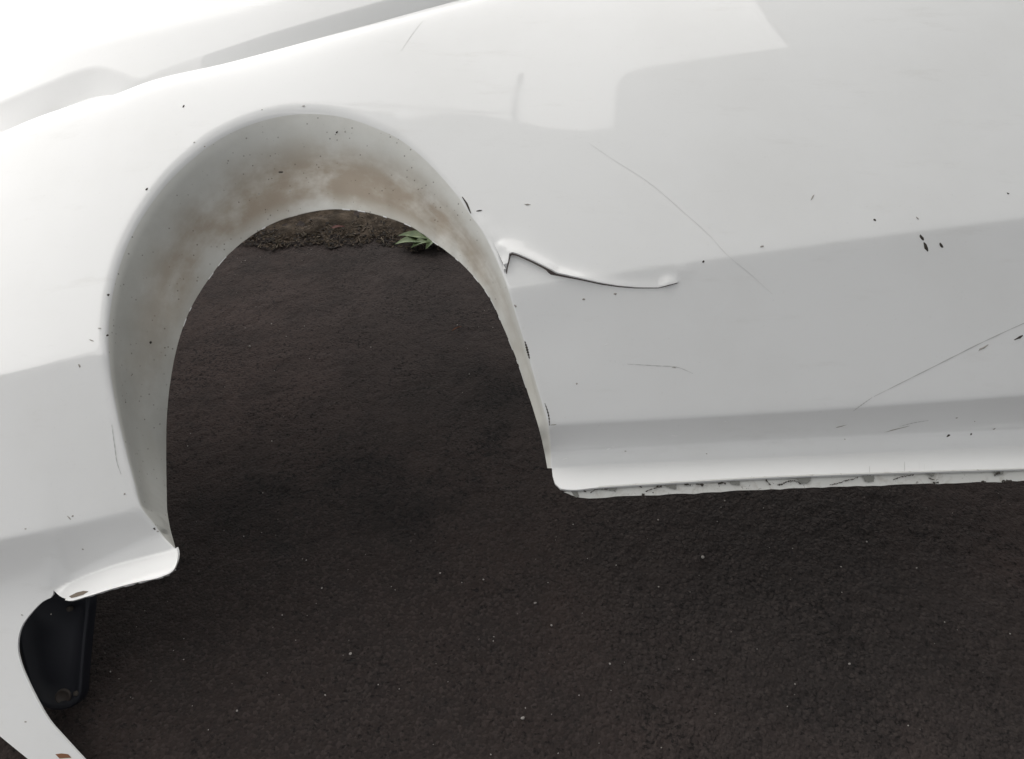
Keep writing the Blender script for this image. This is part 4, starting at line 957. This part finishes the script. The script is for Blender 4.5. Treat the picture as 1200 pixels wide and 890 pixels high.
# ------------------------------------------------- an added roof out of view
# Never in view: added to step the paint's reflection and shade the near ground.
def build_unseen_roof():
    root = bpy.data.objects.new('unseen_roof', None); COL.objects.link(root)
    root.location = (0, 0.8, 0)
    thing(root, 'unseen milky roof sheet added overhead, mirrored as a dull area in the white paint', 'roof')
    grey = material('unseen_post_grey', (0.30, 0.29, 0.28), 0.8)
    milky = material('unseen_milky_sheet', (0.45, 0.46, 0.46), 0.6)
    n = N(milky)
    tr = n.add('ShaderNodeBsdfTranslucent'); tr.inputs['Color'].default_value = (0.94, 0.95, 0.95, 1)
    mx = n.add('ShaderNodeMixShader'); mx.inputs[0].default_value = 0.74
    n.link(n.b.outputs[0], mx.inputs[1]); n.link(tr.outputs[0], mx.inputs[2])
    n.link(mx.outputs[0], n.t.nodes['Material Output'].inputs['Surface'])

    def slab(name, pts, z0, z1, mat):
        bm = bmesh.new()
        lo = [bm.verts.new((x, y - 0.8, z0)) for x, y in pts]; hi = [bm.verts.new((x, y - 0.8, z1)) for x, y in pts]
        bm.faces.new(list(reversed(lo))); bm.faces.new(hi)
        for k in range(len(pts)):
            j = (k + 1) % len(pts)
            bm.faces.new((lo[k], lo[j], hi[j], hi[k]))
        bmesh.ops.recalc_face_normals(bm, faces=bm.faces)
        me = bpy.data.meshes.new(name); bm.to_mesh(me); bm.free(); me.materials.append(mat)
        o = bpy.data.objects.new(name, me); COL.objects.link(o); o.parent = root
    slab('unseen_roof_slab', [(-2.2, 0.6), (3.6, 0.6), (3.6, 3.45), (1.30, 3.45), (1.31, 3.24), (1.39, 2.97), (1.49, 2.77), (0.86, 2.63), (0.63, 2.58), (0.56, 2.54), (0.515, 2.45), (0.515, 2.11), (0.36, 2.095), (0.19, 2.14), (0.05, 2.20), (-0.1, 2.24), (-0.25, 2.24), (-0.40, 2.19), (-0.47, 2.17), (-0.52, 2.22), (-2.2, 2.22)], 3.2, 3.212, milky)
    for x in (-2.15, 3.45):
        slab('unseen_post', [(x, 0.7), (x + 0.10, 0.7), (x + 0.10, 0.8), (x, 0.8)], 0.0, 3.199, grey)

    dark = material('weathered_black', (0.03, 0.03, 0.03), 0.7)

    def tube(name, pts, r):
        rows = []
        for k in range(9):
            a = 2 * math.pi * k / 8
            rows.append([(x, y - 0.8 + r * math.cos(a), z + r * math.sin(a)) if abs(pts[-1][0] - pts[0][0]) > 0.3 else (x + r * math.cos(a), y - 0.8, z + r * math.sin(a)) for x, y, z in pts])
        v, f, u_ = strip(rows)
        return new_mesh(name, v, f, dark, root)
    tube('cable', [(-2.2 + 2.3 * k / 24, 2.55 - 0.05 * math.sin(math.pi * k / 24), 4.02 - 0.20 * math.sin(math.pi * k / 24)) for k in range(25)], 0.009)
    tube('bracket_arm', [(0.10 - 0.03 * math.sin(math.pi * k / 12), 2.1 + 0.85 * k / 12, 3.215 + 0.79 * min(1.0, k / 6)) for k in range(13)], 0.014)


build_unseen_roof()

# ---------------------------------------------------------------- the panel
PANEL = bpy.data.objects.new('car_body_panel', None)
COL.objects.link(PANEL)
PANEL.matrix_world = Matrix(PANEL_MATRIX)
thing(PANEL, 'white glossy car body panel with empty wheel arch and cracked edge', 'body panel')


def S(u, v):
    return surf(u, v, FORM)


def on(uvs, dw=0.0):
    uvs = np.asarray(uvs, float)
    return np.c_[uvs[:, 0], uvs[:, 1], S(uvs[:, 0], uvs[:, 1]) + dw]


def normal_at(u, v):
    e = 0.0015
    a = (S(u + e, v) - S(u - e, v)) / (2 * e); b = (S(u, v + e) - S(u, v - e)) / (2 * e)
    return Vector((-float(a), -float(b), 1.0)).normalized()


def inside(poly, P):
    x, y = P[:, 0], P[:, 1]
    c = np.zeros(len(P), bool)
    n = len(poly); j = n - 1
    for i in range(n):
        xi, yi = poly[i]; xj, yj = poly[j]
        if yi != yj:
            c ^= ((yi > y) != (yj > y)) & (x < (xj - xi) * (y - yi) / (yj - yi) + xi)
        j = i
    return c


def seg_dist(P, poly):
    d = np.full(len(P), 9.0)
    for a, b in zip(poly[:-1], poly[1:]):
        ab = b - a; L = ab @ ab
        if L == 0:
            continue
        t = np.clip(((P - a) @ ab) / L, 0, 1)
        d = np.minimum(d, np.linalg.norm(P - (a + t[:, None] * ab), axis=1))
    return d


def crack_lip(P):
    """the torn upper edge of the crack is folded a little outwards"""
    side = P[:, 1] - hermite(CRACK_TAB, P[:, 0])
    d = seg_dist(P, CRACKU)
    s = sstep(CRACKU[0, 0] - 0.035, CRACKU[5, 0], P[:, 0]) * (1 - 0.75 * sstep(0.72, 0.90, P[:, 0])) * sstep(0.966, 0.955, P[:, 0])
    up = 0.0095 * s * np.exp(-(d / (0.011 + 0.008 * sstep(0.80, 0.70, P[:, 0]))) ** 1.4) * (side > -0.0002)
    end = 0.0034 * np.exp(-((P[:, 0] - CRACKU[-4, 0]) ** 2 + (P[:, 1] - CRACKU[-4, 1] - 0.003) ** 2) / 0.010 ** 2) * (side > -0.0002)
    lo = -0.0003 * s * np.exp(-(d / 0.010) ** 2) * (side < -0.0002)
    return up + end + lo


CRACK_TAB = CRACKU[4:]
keep = np.r_[True, np.diff(CRACK_TAB[:, 0]) > 1e-4]
CRACK_TAB = CRACK_TAB[keep]


def resample(poly, step):
    poly = np.asarray(poly, float)
    d = np.r_[0, np.cumsum(np.linalg.norm(np.diff(poly, axis=0), axis=1))]
    n = max(2, int(d[-1] / step) + 1)
    s = np.linspace(0, d[-1], n)
    return np.c_[np.interp(s, d, poly[:, 0]), np.interp(s, d, poly[:, 1])]


def build_skin():
    top = resample(np.c_[np.linspace(FORM['TOP'][0, 0], FORM['TOP'][-1, 0], 300),
                         hermite(FORM['TOP'], np.linspace(FORM['TOP'][0, 0], FORM['TOP'][-1, 0], 300))], 0.008)
    left = resample(np.vstack([LEFT[:-1], top[:1]]), 0.015)
    right = resample(np.vstack([top[-1:], RIGHT[1:-1], SILL[-1:]]), 0.015)
    low = resample(LOWER, 0.008)
    low[-1] = left[0]
    hole = HOLE; ledge = LEDGE
    loop = np.vstack([top[:-1], right[:-1], SILL[::-1][:-1], ROLL0[:-1], ledge[:-1], hole[:-1], low[:-1], left[:-1]])
    keepi = [0]
    for i in range(1, len(loop)):
        if np.linalg.norm(loop[i] - loop[keepi[-1]]) > 1e-5:
            keepi.append(i)
    loop = loop[keepi]
    slit = np.vstack([CRACKU, CRACKL[::-1]])
    # rows of points that follow each fold line of the panel
    folds = []
    umin, umax = loop[:, 0].min(), loop[:, 0].max()
    for key, offs in (('A', (-.006, -.0025, 0, .0025, .006)), ('B', (-.005, -.002, 0, .002, .005)),
                      ('C', (-.006, -.002, .002, .006)), ('D', (-.004, -.0014, 0, .0014, .004)), ('TOP', (-.008, -.014, -.020, -.026, -.034))):
        for of in offs:
            us = np.arange(umin, umax, 0.009)
            folds.append(np.c_[us, hermite(FORM[key], us) + of])
    g = 0.0095
    us = np.arange(umin, umax, g); vs_ = np.arange(loop[:, 1].min(), loop[:, 1].max(), g * 0.866)
    G = np.array([(a + (g / 2 if k % 2 else 0), b) for k, b in enumerate(vs_) for a in us])
    for key in ('A', 'B', 'C', 'D'):
        dv = np.abs(G[:, 1] - hermite(FORM[key], G[:, 0]))
        G = G[dv > 0.010]
    tv = hermite(FORM['TOP'], G[:, 0]) - G[:, 1]
    G = G[tv > 0.040]
    # finer points round the crack
    fine = np.array([(a, b) for a in np.arange(CRACKU[:, 0].min() - .03, CRACKU[:, 0].max() + .03, .0024)
                     for b in np.arange(CRACKU[:, 1].min() - .03, CRACKU[:, 1].max() + .035, .0024)])
    dG = seg_dist(G, CRACKU); G = G[dG > 0.032]
    df = seg_dist(fine, CRACKU); dl = seg_dist(fine, CRACKL)
    fine = fine[(df < 0.032) & (df > 0.0015) & (dl > 0.0015) & ~inside(slit, fine)]
    Fp = np.vstack(folds)
    Fp = Fp[seg_dist(Fp, CRACKU) > 0.032]
    P = np.vstack([G, Fp, fine])
    P = P[inside(loop, P)]
    P = P[seg_dist(P, np.vstack([loop, loop[:1]])) > 0.0028]
    pts = np.vstack([loop, slit, P])
    nl, ns = len(loop), len(slit)
    edges = [(i, (i + 1) % nl) for i in range(nl)] + [(nl + i, nl + (i + 1) % ns) for i in range(ns)]
    vo, eo, fo, ov, oe, of_ = delaunay_2d_cdt([Vector(p) for p in pts], edges, [], 0, 1e-6)
    V2 = np.array([(p.x, p.y) for p in vo])
    tri = np.array([f for f in fo])
    cen = V2[tri].mean(1)
    ok = inside(loop, cen) & ~inside(slit, cen)
    tri = tri[ok]
    w = S(V2[:, 0], V2[:, 1])
    near = seg_dist(V2, CRACKU) < 0.05
    dw = np.zeros(len(V2)); dw[near] = crack_lip(V2[near])
    V3 = np.c_[V2, w + dw]
    # rolled edge into the wheel arch
    r0 = on(ROLL0); r1 = on(ROLL1); inn = ARCHIN
    fl = r1 + (inn - r1) * 0.06
    k = 9
    rows = [((1 - t) ** 2)[..., None] * r0 + (2 * t * (1 - t))[..., None] * r1 + (t * t)[..., None] * fl
            for t in [np.full(len(r0), j / (k - 1)) for j in range(k)]]
    vs2, fs2, _ = strip([list(r) for r in rows])
    fs2 = face_out(fs2, vs2, (0, 0, 1))
    bm = bmesh.new()
    bv = [bm.verts.new(p) for p in V3] + [bm.verts.new(p) for p in vs2]
    off = len(V3)
    for t in tri:
        a, b, c = t
        x = np.cross(V2[b] - V2[a], V2[c] - V2[a])
        bm.faces.new([bv[i] for i in ((a, b, c) if x > 0 else (a, c, b))])
    for f in fs2:
        bm.faces.new([bv[off + i] for i in f])
    bmesh.ops.remove_doubles(bm, verts=bm.verts, dist=0.00025)
    loose = [v for v in bm.verts if not v.link_faces]
    bmesh.ops.delete(bm, geom=loose, context='VERTS')
    for f in bm.faces:
        f.smooth = True
    me = bpy.data.meshes.new('side_skin'); bm.to_mesh(me); bm.free()
    me.materials.append(PAINT)
    o = bpy.data.objects.new('side_skin', me); COL.objects.link(o); o.parent = PANEL
    o['label'] = 'glossy white outer skin with a torn crack beside the arch'
    thicken(o, 0.003)
    return rows[-1]


def build_arch_flange(first):
    inn = ARCHIN
    rows = []
    k = 14
    d = inn - first
    # slightly hollow across its width
    al = np.gradient(first, axis=0); nn = np.cross(al, d); nn /= np.linalg.norm(nn, axis=1)[:, None]
    nn *= np.sign(nn[:, 2:3])
    L = np.linalg.norm(d, axis=1)[:, None]
    for j in range(k):
        t = j / (k - 1)
        rows.append(first + d * t - nn * L * 0.05 * math.sin(math.pi * t) ** 2)
    rg = np.random.default_rng(3)
    nib = 0.00025 * rg.standard_normal((len(inn), 1)) * (rg.random((len(inn), 1)) > 0.6)
    rows[-1] = rows[-1] + d / L * nib
    v, f, uvv = strip([list(r) for r in rows])
    f = face_out(f, v, (0, 0, 1))
    o = new_mesh('arch_flange', v, f, ARCH, PANEL, uvs=uvv, label='mud stained inner flange of the wheel arch')
    thicken(o, 0.0035)
    # raw cut edge, paler than the muddy face
    rim = []
    c = ARCHIN
    for i in range(len(c)):
        rim.append(c[i] - d[i] / L[i] * 0.0004)
    rg2 = np.random.default_rng(8)
    vs = []; fs = []
    i = 8
    while i < len(c) * 0.66:
        n = int(rg2.integers(1, 4))
        if rg2.random() < 0.30:
            for q in range(i, min(i + n, len(c) - 2)):
                a, b2 = c[q], c[q + 1]; b = len(vs)
                da = -d[q] / L[q] * 0.0011; db = -d[q + 1] / L[q + 1] * (0.0004 + 0.0009 * rg2.random())
                lift = nn[q] * 0.0005; sink = -nn[q] * 0.0042; out_ = d[q] / L[q] * 0.0010
                vs += [a + da + lift, b2 + db + lift, b2 + out_ + lift, a + out_ + lift, b2 + out_ + sink, a + out_ + sink]
                fs += [(b, b + 1, b + 2, b + 3), (b + 3, b + 2, b + 4, b + 5)]
        i += n + int(rg2.integers(0, 4))
    new_mesh('chipped_edge', vs, fs, FRESH, o, smooth=False, kind='stuff')


def edge_return(name, edge, foot, recess, label, mat):
    """small flange that turns in behind an edge of the skin and hangs below it"""
    e = on(edge)
    n = len(e)
    fd = resample(foot, 0.002)
    i = np.linspace(0, len(fd) - 1, n)
    k = np.arange(len(fd))
    f = np.c_[np.interp(i, k, fd[:, 0]), np.interp(i, k, fd[:, 1])]
    fw = np.interp(f[:, 0], *(np.sort(e[:, 0]), e[np.argsort(e[:, 0]), 2])) - recess * 0.5
    inn = e + np.c_[np.zeros(n), np.full(n, 0.001), np.full(n, -recess)]
    f[:, 1] += np.random.default_rng(n).normal(0, 0.0007, n)
    foot3 = np.c_[f, fw]
    rows = [e, e + np.c_[np.zeros(n), np.full(n, -0.0012), np.full(n, -0.0022)], e + np.c_[np.zeros(n), np.full(n, -0.0004), np.full(n, -0.005)], inn]
    for t in (0.03, 0.5, 0.97, 1.0):
        rows.append(inn * (1 - t) + foot3 * t)
    v, fc, uvv = strip([list(r) for r in rows])
    a, b_, c_ = (Vector(v[k]) for k in (4 * n, 4 * n + 1, 5 * n))
    if (b_ - a).cross(c_ - a).z < 0:
        fc = [tuple(reversed(q)) for q in fc]
    o = new_mesh(name, v, fc, mat, PANEL, uvs=uvv, label=label)
    me = o.data
    thicken(o, 0.0025)
    return o, inn, foot3


def ribbon(pts3, width, taper=True):
    """thin raised line following points; returns verts, faces in panel frame"""
    pts3 = np.asarray(pts3); n = len(pts3)
    vs = []; fs = []
    for i in range(n):
        a = pts3[max(i - 1, 0)]; b = pts3[min(i + 1, n - 1)]
        d = b - a; d = d / (np.linalg.norm(d) + 1e-9)
        nm = np.array(normal_at(pts3[i][0], pts3[i][1]))
        s = np.cross(nm, d); s /= np.linalg.norm(s) + 1e-9
        t = i / (n - 1)
        w = width * (0.5 if not taper else 0.5 * (0.25 + 0.75 * math.sin(math.pi * (0.05 + 0.9 * t)))) * (0.45 + 1.1 * abs(math.sin(i * 2.3 + width * 9e4)) if n > 12 else 1.0)
        vs += [pts3[i] - s * w, pts3[i] + nm * 0.00015, pts3[i] + s * w]
        if i:
            b0 = 3 * (i - 1)
            fs += [(b0, b0 + 1, b0 + 4, b0 + 3), (b0 + 1, b0 + 2, b0 + 5, b0 + 4)]
    return vs, fs


def blob(c, nm, L, Wd, ang, seed):
    r = random.Random(seed)
    nm = Vector(nm).normalized()
    ax = Vector((math.cos(ang), math.sin(ang), 0)); ax = (ax - nm * ax.dot(nm)).normalized(); ay = nm.cross(ax)
    c = Vector(c)
    vs = []; n = 9
    for k in range(n):
        a = 2 * math.pi * k / n; j = r.uniform(0.6, 1.15)
        vs.append(c + ax * (math.cos(a) * L * 0.5 * j) + ay * (math.sin(a) * Wd * 0.5 * j) + nm * 0.00012)
    vs.append(c + nm * min(0.0012, 0.00015 + 0.25 * Wd))
    fs = [(k, (k + 1) % n, n) for k in range(n)]
    return vs, fs


def join(name, items, mat, parent, label=None, kind=None, smooth=False):
    vs = []; fs = []
    for v, f in items:
        b = len(vs)
        vs += [tuple(p) for p in v]; fs += [tuple(i + b for i in q) for q in f]
    return new_mesh(name, vs, fs, mat, parent, smooth=smooth, label=label, kind=kind)


first = build_skin()
build_arch_flange(first)
sill, sill_in, sill_foot = edge_return('sill_flange', SILL[8:], SILLF, 0.008, 'grubby chipped flange hanging under the sill ledge', FLANGE)
edge_return('ledge_flange', LEDGE[:36], LEDGEF, 0.007, 'thin return lip under the short ledge', PAINT)


def build_bonnet():
    E = BONNET.copy(); Q = GAPFLOOR
    n = len(E)
    # the bonnet face is one smooth sheet; its cut edge E wanders across it
    ker = np.hanning(61); ker /= ker.sum()
    pad = np.pad(E, ((30, 30), (0, 0)), mode='reflect', reflect_type='odd')
    Es = np.stack([np.convolve(pad[:, c], ker, 'valid') for c in range(3)], 1)

    def sheet(P):
        t = P[:, 1] - np.interp(P[:, 0], Es[:, 0], Es[:, 1])
        w0 = np.interp(P[:, 0], Es[:, 0], Es[:, 2])
        return w0 - (0.24 * t + 0.12 * ramp(t - 0.078, 0.006) + 0.12 * t * np.abs(t))
    E[:, 2] = sheet(E)
    d = Q - E
    rows = []
    for t in (0.62, 0.54, 0.46, 0.38, 0.31, 0.25, 0.20, 0.16, 0.13, 0.11, 0.095, 0.087, 0.080, 0.073, 0.066, 0.055, 0.045, 0.036, 0.028, 0.020, 0.013, 0.008):
        k = float(sstep(0.004, 0.10, t))
        r = np.c_[E[:, 0], E[:, 1] * (1 - k) + Es[:, 1] * k + t, np.zeros(n)]
        r[:, 2] = sheet(r)
        rows.append(r)
    start = np.c_[E[:, 0], E[:, 1] + 0.0055, np.zeros(n)]; start[:, 2] = sheet(start)
    # crisp along the headlight recess, a soft roll along the gap
    fr = np.interp(E[:, 0], [-0.10, 0.10], [0.10, 0.75])[:, None]
    end = E + d * fr
    end[:, 2:] = E[:, 2:] + d[:, 2:] * fr ** 1.6
    for t in np.linspace(0, 1, 9):
        rows.append((1 - t) ** 2 * start + 2 * t * (1 - t) * E + t * t * end)
    for q in (0.08, 0.2, 0.35, 0.5, 0.7, 0.85, 1.0):
        t = fr + (1 - fr) * q
        r = E + d * t
        r[:, 2:] = E[:, 2:] + d[:, 2:] * t ** 1.6
        rows.append(r)
    rows.append(Q + np.array([0, -0.030, -0.004]))
    v, f, uvv = strip([list(r) for r in rows])
    f = face_out(f, v, (0, 0.3, 1))
    o = new_mesh('bonnet', v, f, PAINT, PANEL, label='bright white bonnet edge above the open gap and headlight recess')
    thicken(o, 0.003)
    lp = on(LIP, -0.010)
    base = np.c_[LIP[:, 0], hermite(FORM['TOP'], LIP[:, 0])]
    bw = on(base, -0.007)
    mid = 0.5 * (lp + bw) + np.array([0, 0, 0.002])
    v, f, uvv = strip([list(lp + np.array([0, 0, -0.008])), list(lp), list(mid), list(bw + np.array([0, -0.003, -0.002]))])
    f = face_out(f, v, (0, 0, 1))
    o2 = new_mesh('headlight_lip', v, f, PAINT, PANEL)
    thicken(o2, 0.002)


build_bonnet()


def build_bracket():
    out = BRACKET
    n = len(out)
    W0 = BRACKET_W
    cen = out.mean(0)
    bm = bmesh.new()
    def ring(sc, w):
        return [bm.verts.new((cen[0] + (p[0] - cen[0]) * sc, cen[1] + (p[1] - cen[1]) * sc, w)) for p in out]
    rs = [ring(1.0, W0 - 0.03), ring(1.0, W0 - 0.004), ring(0.975, W0 - 0.001), ring(0.93, W0), ring(0.86, W0 - 0.001), ring(0.82, W0 - 0.007), ring(0.4, W0 - 0.008)]
    for a, b in zip(rs[:-1], rs[1:]):
        for i in range(n):
            j = (i + 1) % n
            bm.faces.new((a[i], a[j], b[j], b[i]))
    bm.faces.new(rs[-1])
    bmesh.ops.recalc_face_normals(bm, faces=bm.faces)
    for f in bm.faces:
        f.smooth = True
    me = bpy.data.meshes.new('mounting_bracket'); bm.to_mesh(me); bm.free(); me.materials.append(BLACK)
    o = bpy.data.objects.new('mounting_bracket', me); COL.objects.link(o); o.parent = PANEL
    o['label'] = 'dark navy plastic bracket with rounded end behind the lower opening'
    for k, (a, b, r) in enumerate(BRHOLE):
        vs = []; fs = []
        m = 16
        prof = ((1.35, -0.009), (1.25, -0.004), (1.0, -0.004), (0.8, -0.007), (0.0, -0.007)) if k == 0 else ((1.0, -0.009), (1.0, 0.001), (0.7, 0.002), (0.0, 0.002))
        for rr, ww in prof:
            for q in range(m):
                t = 2 * math.pi * q / m
                vs.append((a + r * rr * math.cos(t), b + r * rr * math.sin(t), W0 + ww))
        for j in range(len(prof) - 1):
            for q in range(m):
                fs.append((j * m + q, j * m + (q + 1) % m, (j + 1) * m + (q + 1) % m, (j + 1) * m + q))
        new_mesh('washer' if k == 0 else 'screw', vs, fs, material('worn_metal', (0.045, 0.036, 0.030), 0.6) if k == 0 else GRIME, o)


build_bracket()

# front of the bumper: the skin goes on round the corner and stands on the ground
def build_bumper_front():
    left = resample(LEFT, 0.02)
    p0 = on(left)
    n = len(p0)
    rows = [p0 + np.array([0.002, 0, -0.0005])]
    t0 = math.atan(0.42)
    for k in range(1, 13):
        a = t0 + (math.pi / 2 * 1.0 - t0) * k / 12
        rows.append(rows[-1] + np.array([-math.cos(a), 0, -math.sin(a)]) * 0.022)
    rows.append(rows[-1] + np.array([0.0, 0, -0.25]))
    M = Matrix(PANEL_MATRIX); Mi = M.inverted()
    out = []
    for r in rows:
        rr = []
        for p in r:
            q = M @ Vector(p)
            if q.z < 0.0:
                q.z = 0.0
            rr.append(tuple(Mi @ q))
        out.append(rr)
    v, f, uvv = strip(out)
    f = face_out(f, v, (-1, 0, 0.3))
    o = new_mesh('bumper_front', v, f, PAINT, PANEL)
    thicken(o, 0.003)


build_bumper_front()

# ------------------------------------------------- wear and dirt on the panel
for pts, wd in SCRATCHES:
    v, f = ribbon(on(pts, 0.0003), wd)
    new_mesh('scratch', v, f, GRIME if wd > 0.0014 else (SCUFF if wd > 0.0009 else FAINT), PANEL)
items = []; pale = []
for k, (a, b, L, Wd, ang) in enumerate(MARKS):
    (items if Wd > 0.0040 else pale).append(blob((a, b, float(S(a, b)) + 0.0002), normal_at(a, b), L, Wd, math.radians(ang), k))
for k, q in enumerate(FMARKS):
    (items if k % 3 == 0 or q[7] > 0.0045 else pale).append(blob(q[:3] + q[3:6] * 0.0003, q[3:6], q[6], q[7], 0.3 * k, 100 + k))
join('dirt_flecks', items, GRIME, PANEL, 'small dark dirt flecks and paint chips', 'stuff')
join('dull_flecks', pale, FLECK, PANEL, 'small dull grey flecks on the paint', 'stuff')
items = []
for k, (a, b, L) in enumerate(DING):
    items.append(blob((a, b, float(S(a, b)) + 0.0002), normal_at(a, b), L, 0.0016, random.Random(k).uniform(-.3, .6), 300 + k))
join('pale_dings', items, FRESH, PANEL, 'tiny pale dings on the lower skin', 'stuff')
v, f = ribbon(on(resample(CRACK2, 0.003), 0.0005), 0.0032, True)
new_mesh('arch_crack', v, f, GRIME, PANEL)
v, f = ribbon(on(resample(CHIP2, 0.002), 0.0005), 0.0024, True)
new_mesh('arch_crack', v, f, GRIME, PANEL)


def sill_w(u):
    return float(np.interp(u, sill_in[:, 0], sill_in[:, 2])) + 0.004


items = []
for q in NOTCHES:
    q2 = resample(np.vstack([q, q[:1]]), 0.0022)[:-1]
    q2 = q2 + np.random.default_rng(len(items)).normal(0, 0.0007, q2.shape)
    pts = [(p[0], p[1], sill_w(p[0]) + 0.0007) for p in q2]
    items.append((pts, [tuple(range(len(pts)))]))
join('sill_notch_shade', items, SHADOWGREY, sill, kind='stuff')  # flat grey pieces, the shade inside the cutouts painted as colour
items = []
for pts, wd in FLANGE_CRACKS:
    P = np.array([(p[0], p[1], sill_w(p[0]) + 0.0010) for p in resample(pts, 0.0015)])
    P[:, :2] += np.random.default_rng(len(items)).normal(0, 0.0004, (len(P), 2))
    vs = []; fs = []
    r = random.Random(len(items))
    n = len(P)
    for i in range(n):
        a = P[max(i - 1, 0)]; b = P[min(i + 1, n - 1)]; d = (b - a) / (np.linalg.norm(b - a) + 1e-9)
        s = np.array([-d[1], d[0], 0]) * wd * r.uniform(0.12, 0.75)
        vs += [P[i] - s, P[i] + s]
        if i:
            fs.append((2 * i - 2, 2 * i, 2 * i + 1, 2 * i - 1))
    items.append((vs, fs))
join('sill_cracks', items, GRIME, sill, kind='stuff')
P = on(RUST, 0.0006)
new_mesh('rust_patch', P, [tuple(range(len(P)))], RUSTY, PANEL, smooth=False)
P = on(CHIPL, 0.0008)
new_mesh('paint_chip', P, [tuple(range(len(P)))], material('chip_brown', (0.16, 0.13, 0.10), 0.9), PANEL, smooth=False)
